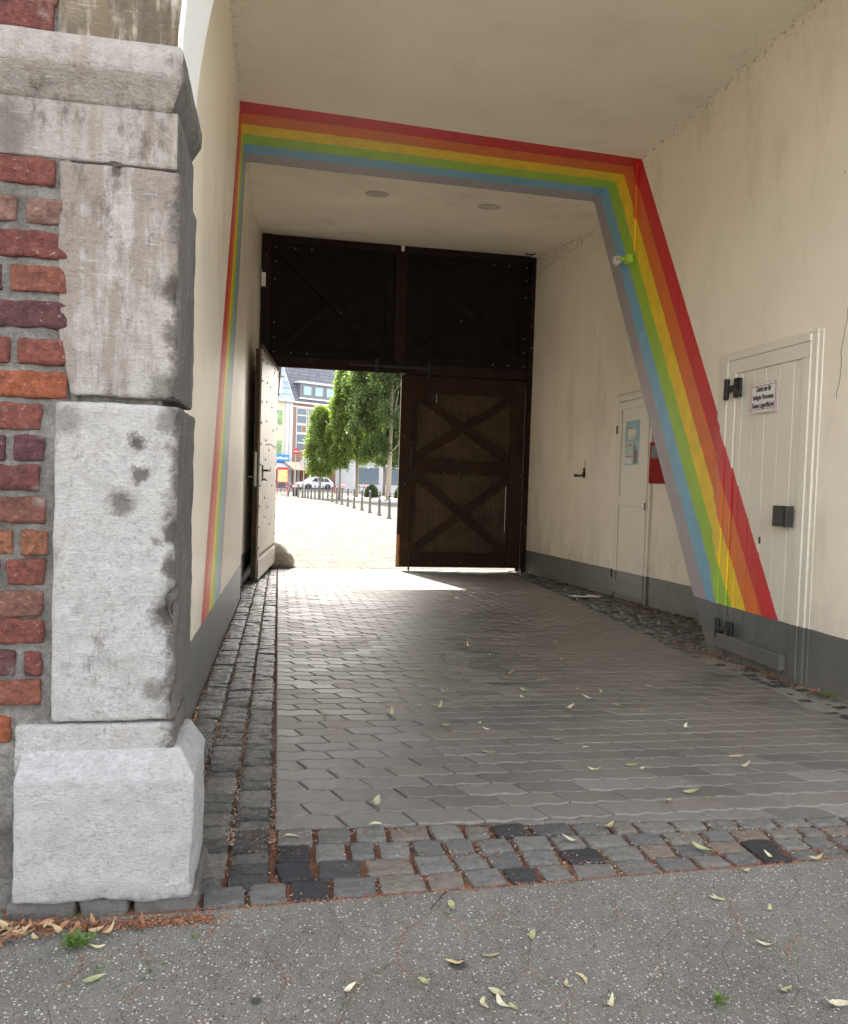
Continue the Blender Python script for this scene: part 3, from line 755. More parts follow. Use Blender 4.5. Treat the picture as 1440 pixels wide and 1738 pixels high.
# right near wall: slanted end
def right_wall():
    mb=MB(); n=24; vs=[];fs=[];nz=22
    for i in range(n+1):
        for j in range(nz+1):
            z=-.45+(4.3+.45)*j/nz; ye=5.412+z*.623
            y=2.46+(ye-2.46)*i/n
            vs.append((3.15+.003*noise.noise((y,z,0)),y,z))
    for i in range(n):
        for j in range(nz): a=i*(nz+1)+j; fs.append((a,a+1,a+nz+2,a+nz+1))
    mb.add(vs,fs)
    e=[(5.412-.45*.623,-.45),(5.412+4.3*.623,4.3)]
    mb.add([(3.15,e[0][0],-.45),(3.15,e[1][0],4.3),(4.3,e[1][0]+.1,4.3),(4.3,e[0][0]+.1,-.45)],[(0,1,2,3)])
    o=P(mb.build('right_wall',M['wallR'])); o['label']='cream right passage wall ending in a slanted edge with the rainbow leg'
    mb=MB(); mb.add([(4.05,4.0,-.5),(4.05,14.4,-.5),(4.05,14.4,5.1),(4.05,4.0,5.1)],[(0,1,2,3)])
    mb.box(4.06,7,2.47,14.4,-.5,5.2)
    o=P(mb.build('far_right_wall',M['wallF'])); o['label']='recessed cream wall beside the big gate with low grey base'
right_wall()
# ceilings
mb=MB(); n=20; vs=[];fs=[]
def yend(x): return 7.847+.0351*x
for i in range(n+1):
    for j in range(13):
        x=-.45+(3.25+.45)*j/12; y=2.46+(yend(x)-2.46)*i/n
        vs.append((x,y,4.08+.006*noise.noise((x*.7,y*.7,4))))
for i in range(n):
    for j in range(12): a=i*13+j; fs.append((a,a+13,a+14,a+1))
mb.add(vs,fs)
mb.add([(-.5,yend(-.5),4.075),(4.06,yend(4.06),4.075),(4.06,yend(4.06),5.0),(-.5,yend(-.5),5.0)],[(0,1,2,3)])
mb.add([(3.15,2.46,4.085),(4.06,2.46,4.085),(4.06,8.0,4.085),(3.15,8.0,4.085)],[(0,1,2,3)])
P(mb.build('near_ceiling',M['ceil'],smooth=False))['label']='cream ceiling ending in a rainbow band'
mb=MB(); z=lambda y:4.25+.127*(y-7.95)
mb.add([(-.6,7.7,z(7.7)),(4.2,7.7,z(7.7)),(4.2,12.7,z(12.7)),(-.6,12.7,z(12.7))],[(0,1,2,3)])
mb.add([(-.6,12.7,z(12.7)),(4.2,12.7,z(12.7)),(4.2,14.4,5.05),(-.6,14.4,5.05)],[(0,1,2,3)])
P(mb.build('far_ceiling',M['wallP']))
# upper storeys and outer masses (cast the shade)
mb=MB(); mb.box(-12,13,2.47,14.39,5.21,7.4); mb.box(-12,-3.01,2.47,14.39,-.5,5.2); mb.box(7.01,13,2.47,14.39,-.5,5.2)
mb.prism([(2.0,7.41),(8.4,9.4),(14.8,7.41)],0,-12.2,13.2,1)
P(mb.build('upper_storey',[M['mortar'],M['bounceground']]))
# unseen plaza-side wall; its arch outline is shaped to curve the sun patch's edge
mb=MB(); L_=[(-.13,-.5),(-.13,.9),(-.10,1.75),(0.0,3.1),(.13,3.8),(.36,4.5),(.9,4.95)]
Rr=[(3.2,4.95),(3.75,4.5),(4.02,3.8),(4.1,3.1),(4.12,-.5)]
mb.prism(L_+Rr+[(13,-.5),(13,7.4),(-12,7.4),(-12,-.5)],1,14.40,14.52)
P(mb.build('shadow_arch_wall',M['mortar']))
# ============================================================ BIG WOODEN GATE
GY=12.70
def nails(mb,pts,r=.012,nrm=(0,-1,0)):
    n=Vector(nrm)
    for p in pts:
        p=Vector(p); a=n.orthogonal().normalized(); b=n.cross(a); vs=[p+(a*math.cos(t*math.pi/3)+b*math.sin(t*math.pi/3))*r for t in range(6)]+[p+n*r*.6]
        mb.add(vs,[(i,(i+1)%6,6) for i in range(6)])
def gate():
    g=empty('wooden_gate',(1.9,GY,-.3),label='tall dark brown wooden gate with cross braced panels closing the passage',cat='gate')
    inv=Matrix.Translation((-1.9,-GY,.3))
    def K(o,p=None,lab=None):
        if p is None: o.parent=g; o.matrix_parent_inverse=inv
        else: o.parent=p
        if lab: o['label']=lab
        return o
    # fixed frame: posts, lintel, top beam, centre post
    mb=MB(); mb.box(-.345,-.20,GY-.10,GY+.06,2.83,4.84); mb.box(-.345,-.08,GY-.02,GY+.06,-.36,2.829); mb.box(3.97,4.17,GY-.10,GY+.06,-.36,4.82)
    mb.box(-.199,3.969,GY-.085,GY+.06,4.72,4.835); mb.box(-.199,3.969,GY-.07,GY+.06,2.835,2.99); mb.box(-.07,1.86,GY-.10,GY-.069,2.815,2.87)
    mb.box(1.74,1.93,GY-.09,GY+.06,2.991,4.719)
    mb.box(-.34,4.16,GY+.061,GY+.08,2.84,4.83)
    mb.box(1.95,4.16,GY+.061,GY+.08,2.70,2.839)
    mb.box(3.92,4.16,GY+.061,GY+.08,-.36,2.699)
    for o_ in each(mb,'gate_frame',M['woodred'],bevel=.006): K(o_)
    # two fixed upper panels
    for x0,x1 in ((-.195,1.735),(1.935,3.965)):
        mb=MB(); n=8
        for i in range(n):
            a=x0+(x1-x0)*i/n; mb.box(a,a+(x1-x0)/n-.0008,GY-.005,GY+.02,2.99,4.72)
        pn=K(mb.build('upper_panel',M['woodu'],bevel=.003))
        fr=MB(); d=.045; y0=GY-.05
        fr.box(x0,x0+.14,y0,y0+d,2.992,4.718); fr.box(x1-.14,x1,y0,y0+d,2.992,4.718); fr.box(x0+.141,x1-.141,y0,y0+d,4.60,4.718); fr.box(x0+.141,x1-.141,y0,y0+d,2.992,3.11)
        each(fr,'panel_frame',M['woodu'],pn,bevel=.004)
        cb=MB(); p=(x0+.10,GY-.012,4.64);q=(x1-.10,GY-.012,3.06); cb.bar(p,q,.12,.045,(0,-1,0))
        m=((x0+x1)/2,GY-.012,3.85); 
        a=Vector((x0+.10,GY-.012,3.06));b=Vector((x1-.10,GY-.012,4.64)); c=Vector(m); u=(b-a).normalized()
        cb.bar(a,c-u*.085,.12,.040,(0,-1,0)); cb.bar(c+u*.085,b,.12,.040,(0,-1,0))
        each(cb,'cross_brace',M['woodu'],pn,bevel=.004)
        nb=MB(); s=1 if x0<0 else -1; xe=(x0+.06) if x0<0 else (x1-.06)
        nails(nb,[(xe,y0-.001,z) for z in (4.66,4.44,4.17,3.5,3.27,3.05)]+[(xe+s*dx,y0-.001,4.66) for dx in (.30,.55)]+[(xe+s*dx,y0-.001,3.05) for dx in (.27,.52)]+[((x0+x1)/2+s*.12,y0-.005,3.72)],.013)
        each(nb,'nail_head',M['nail'],pn)
    # bolts and bar above the leaves
    mb=MB(); mb.box(1.05,2.35,GY-.105,GY-.086,2.90,2.935); mb.box(1.45,1.50,GY-.125,GY-.086,2.80,3.02); mb.box(2.30,2.34,GY-.125,GY-.086,2.78,3.0); K(mb.build('locking_bar',M['iron'],bevel=.003))
    mb=MB(); r_=random.Random(2); 
    pts=[(4.02+r_.uniform(-.01,.1),GY-.101,z) for z in [4.6,4.2,3.7,3.35,2.7,2.45,2.2,1.9,1.5,1.2,1.0,.4,0]]+[(-.27,GY-.101,4.5),(-.28,GY-.101,3.1)]
    nails(mb,pts,.012)
    for o_ in each(mb,'nail_head',M['nail']): K(o_)
    # closed right leaf (braced inner side)
    lf=bpy.data.objects.new('gate_leaf',None); C.objects.link(lf); K(lf); lf['label']='closed right leaf with two crossed braces'
    x0,x1=1.885,3.955; zb,zt=-.275,2.80; y0=GY-.06; d=.055
    mb=MB(); mb.box(x0,x0+.20,y0-.02,y0+d,zb,zt); mb.box(x0+.205,2.16,y0,y0+d,zb,zt); mb.box(3.73,x1,y0,y0+d,zb,zt)
    each(mb,'stile',M['woods'],lf,bevel=.005)
    mb=MB(); mb.box(2.161,3.729,y0,y0+d,2.54,zt); mb.box(2.161,3.729,y0,y0+d,1.24,1.47); mb.box(2.161,3.729,y0,y0+d,zb,-.03); mb.box(2.9,3.729,y0-.012,y0-.0005,2.66,2.70)
    each(mb,'rail',M['woodx'],lf,bevel=.005)
    mb=MB(); xs=[2.15,2.48,2.82,3.10,3.42,3.695]
    for i in range(5):
        a,b=xs[i],xs[i+1]
        mb.box(a+.0002,b-(.004 if i==0 else .0006),GY+.0,GY+.03,1.45,2.56)
        b2=b-(.004 if i==4 else .0006); mb.box(a+.0002,b2,GY+.0,GY+.03,-.05,1.26)
    mb.box(3.684,3.74,GY+.001,GY+.031,-.05,.32); mb.box(3.684,3.74,GY+.001,GY+.031,1.08,2.56); mb.box(3.698,3.74,GY+.0,GY+.03,.32,1.08)
    mb.box(2.45,2.51,GY+.032,GY+.04,1.3,2.33)
    mb.build('plank',M['wood'],lf,bevel=.003)
    mb=MB(); N=(0,-1,0)
    for za,zc in ((2.54,1.47),(1.24,-.03)):
        zc_=zc
        a=Vector((2.15,GY-.004,za-.02));b=Vector((3.72,GY-.004,zc+.02)); mb.bar(a,b,.125,.048,N)
        a=Vector((2.15,GY-.004,zc+.03));b=Vector((3.72,GY-.004,za-.05)); c=(a+b)/2; u=(b-a).normalized()
        mb.bar(a,c-u*.10,.125,.044,N); mb.bar(c+u*.10,b,.125,.044,N)
    each(mb,'cross_brace',M['woodx'],lf,bevel=.004)
    mb=MB(); mb.box(2.055,2.085,y0-.045,y0-.021,1.35,1.66); mb.tube([(2.07,y0-.03,1.70),(2.07,y0-.07,1.71),(2.18,y0-.08,1.72)],.013); mb.tube([(2.05,y0-.028,1.64),(2.05,y0-.028,1.15)],.010)
    mb.build('handle',M['iron'],lf)
    mb=MB(); mb.tube([(2.09,y0-.012,-.02),(2.09,y0-.012,-.33)],.014); mb.build('drop_bolt',M['iron'],lf)
    mb=MB(); nails(mb,[(2.16+.24*i,y0-.001,1.26) for i in range(5)]+[(2.5,y0-.001,1.40),(3.5,y0-.001,1.26),(3.92,y0-.001,1.25),(2.35,GY-.053,1.02),(2.45,y0-.001,-.2),(2.95,y0-.001,-.2),(1.96,y0-.021,1.82),(1.99,y0-.021,1.07)],.009)
    each(mb,'nail_head',M['nail'],lf)
    mb=MB(); mb.rock(1.883,1.93,y0-.0235,y0-.018,-.26,.25,.03,.002,.008,5,30); mb.build('worn_edge',M['woodsaw'],lf)
    # open left leaf, studded outer boards facing the opening
    lf=bpy.data.objects.new('gate_leaf',None); C.objects.link(lf); K(lf); lf['label']='open left leaf with studded pale outer boards, standing edge on'
    H=Vector((-.045,12.655,0)); E_=Vector((-.248,10.46,0)); u=(E_-H).normalized(); L=(E_-H).length; nr=Vector((-u.y,u.x,0)); nr=nr if nr.x>0 else -nr
    # local frame: s along leaf from hinge, t outward (towards +x)
    def W(s_,t_,z): p=H+u*s_+nr*t_; return (p.x,p.y,z)
    def lbox(mb,s0,s1,t0,t1,z0,z1,m=0):
        mb.add([W(s_,t_,z) for z in (z0,z1) for t_ in (t0,t1) for s_ in (s0,s1)],[(0,2,3,1),(4,5,7,6),(0,1,5,4),(2,6,7,3),(0,4,6,2),(1,3,7,5)],m)
    zb=-.225; zt=2.80
    mb=MB(); n=11
    for i in range(n): lbox(mb,L*i/n+.003,L*(i+1)/n-.003,-.022,0,zb+.27 if False else zb+.26,zt-.06)
    mb.build('outer_board',M['woodext'],lf,bevel=.003)
    mb=MB(); lbox(mb,0,L,-.022,.012,zb,zb+.255); mb.build('kick_rail',M['woodext'],lf,bevel=.004)
    mb=MB(); lbox(mb,0,L,-.03,.006,zt-.055,zt); mb.build('top_rail',M['wood'],lf,bevel=.004)
    mb=MB(); lbox(mb,L-.14,L+.002,-.085,-.023,zb,zt-.057); lbox(mb,0,.14,-.085,-.023,zb,zt-.057); lbox(mb,.141,L-.141,-.085,-.023,zb,zb+.26); lbox(mb,.141,L-.141,-.085,-.023,1.2,1.4); lbox(mb,.141,L-.141,-.085,-.023,2.5,zt-.057)
    mb.build('leaf_frame',M['wood'],lf,bevel=.004)
    mb=MB(); r_=random.Random(4); pts=[]
    for z in [.18+.27*i for i in range(10)]: pts.append((L-.06,z)); pts.append((.10,z+.05))
    for i in range(14): pts.append((.1+L*.92*i/14,zb+.30)); 
    for i in range(10): pts.append((.1+L*.9*i/10,zt-.10))
    for i in range(1,10): pts.append((L*.72,.3+.26*i)); pts.append((L*(.30+.35*(i%3)/3),.18+.27*i+r_.uniform(-.05,.05)))
    nails(mb,[W(s_,.001,z) for s_,z in pts],.021,nr); each(mb,'stud',M['iron'],lf)
    mb=MB(); 
    for k in range(11): lbox(mb,.25+.12*k,.36+.12*k,.0005,.006,1.57-.006*abs(k-5)*(1),1.585-.006*abs(k-5))
    mb.build('iron_strap',M['iron'],lf)
    mb=MB(); mb.tube([W(L-.32,.0,1.19),W(L-.32,.07,1.19),W(L-.42,.09,1.19),W(L-.52,.07,1.20)],.014); lbox(mb,L-.38,L-.26,.0005,.012,1.05,1.26); mb.tube([W(L-.30,.005,1.08),W(L-.30,.05,1.06),W(L-.42,.05,1.06)],.009)
    mb.build('handle',M['iron'],lf)
    mb=MB(); lbox(mb,L+.003,L+.010,-.065,-.035,.98,1.42); mb.tube([W(L-.06,-.086,1.1),W(L-.06,-.14,1.1),W(L-.15,-.15,1.1)],.010); mb.build('lock_plate',M['steel'],lf)
    return g
gate()
# small pale sensor on the left wall beside the gate
mb=MB(); mb.box(-.335,-.275,12.50,12.585,4.02,4.22); mb.box(-.339,-.332,12.44,12.50,4.0,4.26)
tag(mb.build('junction_box',M['white'],bevel=.008),'small cream junction box on the left wall at the top corner of the gate','junction box')
# guard stone
mb=MB(); 
def fg(p):
    q=p-Vector((-.06,13.02,-.34)); h=max(0,q.z)/.42; k=math.sqrt(max(0,1-h**1.5)); return Vector((-.06+q.x*k,13.02+q.y*k,p.z))
mb.rock(-.40,.31,12.72,13.34,-.37,.05,.03,.20,.012,3,9,fn=fg)
M['guard']=stone('guard_stone_surface',(.62,.56,.47),.2,(.36,.31,.25))
tag(mb.build('guard_stone',M['guard'],smooth=True),'rounded worn guard stone at the left jamb of the open gateway','guard stone')

# ============================================================ SERVICE DOOR ON THE NEAR RIGHT WALL (x = 3.15)
def door():
    d=empty('service_door',(3.15,4.8,-.08),label='cream planked service door crossed by the rainbow band, shut with a padlock box',cat='door')
    inv=Matrix.Translation((-3.15,-4.8,.08))
    def K(o,par=None):
        if par: o.parent=par
        else: o.parent=d; o.matrix_parent_inverse=inv
        return o
    X=3.15
    def bx(mb,p0,p1,y0,y1,z0,z1): mb.box(X-p1,X-p0,y0,y1,z0,z1)
    mb=MB()
    bx(mb,-.01,.030,5.215,5.285,-.12,2.07); bx(mb,-.01,.016,4.275,4.325,-.12,2.07); bx(mb,-.01,.030,4.3251,5.2149,2.025,2.07)
    bx(mb,-.01,.018,5.2851,5.345,-.12,2.085); bx(mb,-.01,.005,4.240,4.2749,-.12,2.085); bx(mb,-.01,.016,4.2751,5.2849,2.0701,2.09)
    K(mb.build('door_frame',M['doorR'],bevel=.005,seg=3))
    lf=bpy.data.objects.new('door_leaf',None); C.objects.link(lf); K(lf)
    mb=MB(); bx(mb,-.01,.024,4.326,5.214,1.93,2.024); bx(mb,-.01,.024,4.326,4.395,-.08,1.9299); bx(mb,-.01,.024,5.12,5.214,-.08,1.9299)
    K(mb.build('leaf_rail',M['doorR'],bevel=.004),lf)
    mb=MB(); ys=[5.119,5.037,4.904,4.769,4.622,4.478,4.396]
    for i,(b,a) in enumerate(zip(ys,ys[1:])): bx(mb,-.01,.016-.0012*(i%2),a+.0035,b-.0035,-.07,1.929)
    K(mb.build('plank',M['doorR'],bevel=.004,seg=3),lf)
    mb=MB(); bx(mb,.0165,.060,4.43,5.215,-.005,.098)
    o=mb.build('kick_board',M['doorR'],bevel=.005); K(o,lf)
    for zc in (1.825,.125):
        mb=MB(); r=random.Random(int(zc*100))
        yo=5.19 if zc>1 else 5.17
        mb.rock(X-.062,X-.030,yo-.018,yo+.022,zc-.075,zc+.075,.014,.012,.004,1,30)
        mb.rock(X-.055,X-.028,yo-.10,yo-.01,zc-.022,zc+.024,.014,.01,.003,2,30)
        mb.rock(X-.052,X-.026,yo-.175,yo-.085,zc-.068,zc+.068,.014,.02,.006,3,30)
        mb.lathe([(0,.0),(.012,.0),(.012,.012),(0,.016)],X-.055,yo-.13,zc,8)
        K(mb.build('hinge',M['iron'],smooth=True),lf)
    mb=MB(); bx(mb,.031,.085,4.40,4.535,.895,1.025); bx(mb,.086,.092,4.42,4.52,.91,1.01)
    b_=mb.build('lock_box',plain('dark_lock_metal',(.055,.052,.048),.45,.4),bevel=.006); K(b_,lf)
    mb=MB(); bx(mb,.0145,.0175,4.752,4.772,.765,.81); K(mb.build('keyhole_cover',M['iron'],bevel=.002),lf)
    return d
door()
# sign on the door
def sign():
    X=3.15; s=empty('warning_sign',(X-.03,4.765,1.73),label='white sign with dark red border and three lines of text on the service door',cat='sign')
    inv=Matrix.Translation((-(X-.03),-4.765,-1.73))
    mb=MB(); mb.box(X-.034,X-.031,4.612,4.922,1.628,1.832); o=mb.build('plate',M['white'],bevel=.001); o.parent=s; o.matrix_parent_inverse=inv
    mb=MB(); xa=X-.0355
    def fr(y0,y1,z0,z1,w):
        for a in ((y0,y1,z1-w,z1),(y0,y1,z0,z0+w),(y0,y0+w,z0+w,z1-w),(y1-w,y1,z0+w,z1-w)): mb.box(xa,xa+.0013,*a)
    fr(4.618,4.916,1.634,1.826,.0016); fr(4.634,4.900,1.650,1.810,.0035)
    o=mb.build('border',M['redline']); o.parent=s; o.matrix_parent_inverse=inv
    mb=MB()
    for y in (4.64,4.895):
        for z in (1.642,1.818): mb.lathe([(0,.003),(.004,.002),(.005,0)],0,0,0,8); 
    vs=[]
    mb=MB()
    for y in (4.645,4.89):
        for z in (1.6425,1.8185): nails(mb,[(xa,y,z)],.0045,(-1,0,0))
    o=mb.build('screw',M['iron']); o.parent=s; o.matrix_parent_inverse=inv
    for txt,z,sz,w_ in (('Zutritt nur für',1.785,.048,.68),('befugte Personen.',1.732,.048,.70),('Keine Lagerfläche!',1.678,.048,.69)):
        o=text_obj('lettering',txt,sz,M['black'],s,(0,0,0),(R(90),0,R(-90)),w_)
        o.location=(xa-.0005-(X-.03),0.0,z-1.73)
        bpy.context.view_layer.update(); wd=max(v.co.x for v in o.data.vertices)-min(v.co.x for v in o.data.vertices)
        tgt={'Z':.165,'b':.228,'K':.238}[txt[0]]; o.scale=(tgt/wd,1,1)
    return s
sign()
# motion sensor and its surface conduit
mb=MB(); X=3.15
def duct():
    e=empty('motion_sensor',(3.15,6.98,3.22),label='small white motion sensor on a painted wall bracket at the end of the conduit',cat='motion sensor')
    inv=Matrix.Translation((-3.15,-6.98,-3.22))
    mb=MB(); mb.rock(X-.075,X,6.90,6.985,3.165,3.25,.02,.015,.001); mb.rock(X-.13,X-.07,6.93,6.97,3.185,3.225,.02,.015,.001)
    o=mb.build('bracket',M['wallR'],smooth=True); o.parent=e; o.matrix_parent_inverse=inv
    mb=MB(); mb.rock(X-.175,X-.115,6.935,6.995,3.165,3.23,.015,.010,.001); mb.rock(X-.160,X-.140,6.955,6.98,3.148,3.166,.01,.005,.001)
    o=mb.build('sensor_head',M['white'],smooth=True); o.parent=e; o.matrix_parent_inverse=inv
    mb=MB(); 
    for k in range(3): mb.box(X-.166+.016*k,X-.157+.016*k,6.9315,6.9345,3.178,3.218)
    o=mb.build('lens_slot',plain('grey_lens',(.25,.17,.15),.4)); o.parent=e; o.matrix_parent_inverse=inv
duct()
mb=MB(); mb.box(X-.022,X,6.893,6.925,3.545,4.078); mb.box(X-.012,X,6.902,6.917,3.245,3.5449)
tag(mb.build('cable_conduit',M['wallR'],bevel=.004),'thin painted cable conduit dropping from the ceiling corner to the sensor','conduit')

# ============================================================ FAR RIGHT WALL (x = 4.05)
def cupboard():
    X=4.05; d=empty('cupboard_door',(X,8.7,-.2),label='narrow cream two panel cupboard door with a poster beyond the slanted wall edge',cat='door')
    inv=Matrix.Translation((-X,-8.7,.2))
    def K(o): o.parent=d; o.matrix_parent_inverse=inv; return o
    bx=lambda mb,p0,p1,y0,y1,z0,z1: mb.box(X-p1,X-p0,y0,y1,z0,z1)
    mb=MB(); bx(mb,-.01,.022,9.07,9.13,-.2,2.22); bx(mb,-.01,.022,8.19,8.25,-.25,2.22); bx(mb,-.01,.022,8.251,9.069,2.14,2.22); bx(mb,-.01,.034,8.14,9.16,2.2201,2.245)
    K(mb.build('door_frame',M['doorF'],bevel=.006))
    mb=MB(); bx(mb,-.01,.016,8.262,9.062,-.15,2.13); K(mb.build('door_panel',M['doorF'],bevel=.002))
    mb=MB()
    for a in ((8.262,8.36,-.15,2.13),(8.99,9.062,-.15,2.13),(8.3605,8.9895,2.04,2.13),(8.3605,8.9895,.90,1.02),(8.3605,8.9895,-.15,.0)): bx(mb,.0165,.026,*a)
    K(mb.build('panel_frame',M['doorF'],bevel=.003))
    mb=MB(); bx(mb,.023,.033,9.10,9.125,1.76,1.86); bx(mb,.023,.033,9.10,9.125,.02,.12); K(mb.build('hinge',M['iron'],bevel=.002))
    mb=MB(); bx(mb,.027,.05,8.27,8.31,.87,.95); K(mb.build('latch',M['steel'],bevel=.003))
cupboard()
def poster():
    X=4.05-.0165; e=empty('poster',(X,8.7,1.63),label='blue event poster with a tower taped to the cupboard door',cat='poster')
    inv=Matrix.Translation((-X,-8.7,-1.63))
    cols=dict(b=(.16,.36,.45),w=(.55,.66,.62),g=(.30,.48,.45),r=(.55,.12,.14),k=(.05,.06,.05),y=(.62,.62,.40))
    ms={k:plain('poster_ink_'+n,cols[k],.45,var=.15) for k,n in zip('bwgrky',('blue','pale','teal','red','dark','cream'))}
    def part(name,m,*rs,dx=.0012):
        mb=MB()
        for y0,y1,z0,z1 in rs: mb.box(X-dx,X-dx+.0008,y0,y1,z0,z1)
        o=mb.build(name,m); o.parent=e; o.matrix_parent_inverse=inv
    part('sheet',ms['b'],(8.51,8.885,1.38,1.895))
    part('lower_field',ms['g'],(8.515,8.88,1.385,1.66),dx=.0022)
    part('title_panel',ms['y'],(8.60,8.81,1.71,1.80),(8.64,8.80,1.675,1.70),dx=.0032)
    part('pale_panel',ms['w'],(8.66,8.88,1.395,1.50),dx=.0032)
    part('red_bar',ms['r'],(8.62,8.86,1.465,1.492),(8.70,8.86,1.60,1.625),(8.72,8.80,1.805,1.825),dx=.0042)
    part('tower',ms['k'],(8.60,8.645,1.39,1.60),(8.615,8.63,1.60,1.68),(8.55,8.60,1.40,1.56),(8.82,8.85,1.81,1.83),dx=.0042)
poster()
def redbox():
    X=4.05; e=empty('red_wall_box',(X,7.97,1.36),label='red metal wall box half hidden behind the slanted wall edge',cat='fire box')
    inv=Matrix.Translation((-X,-7.97,-1.36)); mr=plain('red_enamel',(.34,.02,.015),.8); mr.node_tree.nodes['Principled BSDF'].inputs['Specular IOR Level'].default_value=.1
    mb=MB(); mb.box(X-.045,X,7.72,8.19,1.17,1.62); o=mb.build('body',mr,bevel=.008); o.parent=e; o.matrix_parent_inverse=inv
    mb=MB(); mb.box(X-.050,X-.0451,7.74,8.17,1.19,1.42); o=mb.build('flap',mr,bevel=.003); o.parent=e; o.matrix_parent_inverse=inv
    mb=MB(); mb.box(X-.050,X-.0452,7.76,8.14,1.44,1.58); o=mb.build('dark_window',M['black']); o.parent=e; o.matrix_parent_inverse=inv
redbox()
mb=MB(); X=4.05
mb.rock(X-.02,X,10.14,10.20,1.23,1.31,.012,.008,.003,1,30); mb.tube([(X-.01,10.17,1.27),(X-.09,10.19,1.25),(X-.10,10.27,1.25),(X-.07,10.36,1.27),(X-.02,10.37,1.27)],[.014,.013,.012,.011,.008]); mb.tube([(X-.012,10.16,1.28),(X-.03,10.13,1.36)],[.012,.008]); mb.box(X-.004,X,10.155,10.165,1.31,1.47)
tag(mb.build('door_catch',M['iron'],smooth=False),'black iron gate catch fixed to the bare cream wall','wall hook')
# recessed lights, hook at the top corner
for i,(px,py,lab) in enumerate(((1.032,9.30,'round recessed ceiling light nearer the left wall'),(2.40,9.40,'round recessed ceiling light nearer the right wall'))):
    zc=4.25+.127*(py-7.95); e=empty('ceiling_light',(px,py,zc),label=lab,cat='ceiling light',group='recessed lights in the far ceiling'); e.rotation_euler=(math.atan(.127),0,0)
    mb=MB(); mb.lathe([(.085,-.002),(.128,-.014),(.138,-.006),(.138,.004)],0,0,0,32); mb.build('ring',plain('pale_lamp_ring',(.52,.48,.40),.6),e,smooth=True)
    mb=MB(); mb.lathe([(.0,-.020),(.05,-.016),(.088,-.004)],0,0,0,32); mb.build('lens',plain('frosted_lens',(.50,.46,.38) if i==0 else (.62,.58,.48),.3),e,smooth=True)
mb=MB(); mb.tube([(3.78,12.35,4.80),(3.80,12.32,4.775),(3.90,12.32,4.775),(3.94,12.35,4.81)],.012); tag(mb.build('ceiling_hook',M['iron']),'small dark iron eye in the ceiling at the top right corner of the gate','hook')
mb=MB(); mb.tube([(1.55,11.6,4.712),(1.75,11.75,4.733),(1.86,12.1,4.774),(1.84,12.45,4.818),(1.84,12.56,4.83)],.004,5); mb.box(1.815,1.865,12.585,12.60,4.74,4.83)
tag(mb.build('ceiling_cable',M['white']),'thin curled pale cable on the ceiling above the middle of the gate','cable')
mb=MB(); r_=random.Random(6)
z0=floor_z(8.95)+.012; p=[(3.28,8.95),(3.72,9.25),(3.84,9.03),(3.40,8.72)]
p=[(3.38,8.86),(3.70,9.02),(3.83,8.90),(3.50,8.74)]
n=6; vs=[];fs=[]
for i in range(n+1):
    for j in range(4):
        a=Vector(p[0]).lerp(Vector(p[1]),i/n); b=Vector(p[3]).lerp(Vector(p[2]),i/n); q=a.lerp(b,j/3); vs.append((q.x,q.y,z0+.006+.010*math.sin(i*.9)+(.012 if i in(0,n) else 0)))
for i in range(n):
    for j in range(3): a=i*4+j; fs.append((a,a+4,a+5,a+1))
mb.add(vs,fs); o=mb.build('paper_sheet',M['paper'],smooth=True); sm=o.modifiers.new('thick','SOLIDIFY'); sm.thickness=.0008
tag(o,'crumpled white sheet of paper lying on the cobbles by the recessed right wall','paper')
# crack in the right wall and dark joint beads
mb=MB(); pts=[(3.96,2.75),(4.00,2.6),(3.99,2.45),(4.035,2.3),(4.05,2.12),(4.085,1.95),(4.08,1.80),(4.12,1.62)]
rr_=random.Random(5); pts2=[]
for (a,b),(c_,d_) in zip(pts,pts[1:]):
    for q in range(5): pts2.append((a+(c_-a)*q/5+rr_.gauss(0,.003),b+(d_-b)*q/5))
mb.tube([(3.1505,y,z) for y,z in pts2],.0022,4); tag(P(mb.build('wall_crack',plain('crack_dark',(.12,.10,.07),.9))))
# ============================================================ PLAZA
GZ=-.335
# --- bollards
def bollard(ornate):
    e=empty('bollard',(0,0,0))
    m=M['boll']
    mb=MB(); k=1.0
    prof=[(.0,.0),(.105,.0),(.105,.03),(.085,.06),(.075,.10),(.062,.20),(.055,.45),(.050,.60)]
    if ornate: prof+=[(.062,.61),(.062,.64),(.048,.66),(.046,.80),(.050,.84),(.075,.86),(.078,.885),(.055,.90)]
    else: prof+=[(.048,.90),(.058,.91),(.058,.93),(.050,.95)]
    mb.lathe(prof,0,0,0,14); mb.build('post',m,e,smooth=True)
    mb=MB()
    if ornate: mb.lathe([(.055,.900),(.045,.915),(.050,.94),(.052,.965),(.035,.99),(.018,1.0),(.024,1.02),(.018,1.045),(0,1.055)],0,0,0,14)
    else: mb.lathe([(.050,.950),(.046,.975),(.028,.995),(0,1.0)],0,0,0,14)
    mb.build('cap',m,e,smooth=True)
    return e
M['boll']=plain('grey_painted_iron',(.10,.095,.10),.5,.1)
BP=[(4.19,30.21),(4.10,32.56),(3.99,35.09),(3.91,37.72),(3.78,40.34),(3.70,43.09),(3.58,45.69),(3.43,47.86),(3.35,50.8),(3.19,52.9),(2.96,54.36),(2.75,55.88),(2.52,56.6),(2.29,57.4),(2.09,58.2),(1.91,58.9),(1.73,59.6),(1.45,60.56)]
pr={True:bollard(True),False:bollard(False)}; used=set()
ORD=['first','second','third','fourth','fifth','sixth','seventh','eighth','ninth','tenth','eleventh','twelfth','thirteenth','fourteenth','fifteenth','sixteenth']
names=['nearest ornate grey bollard with a ball finial, rightmost of the row','second nearest ornate grey bollard with a ball finial, next to the rightmost one']
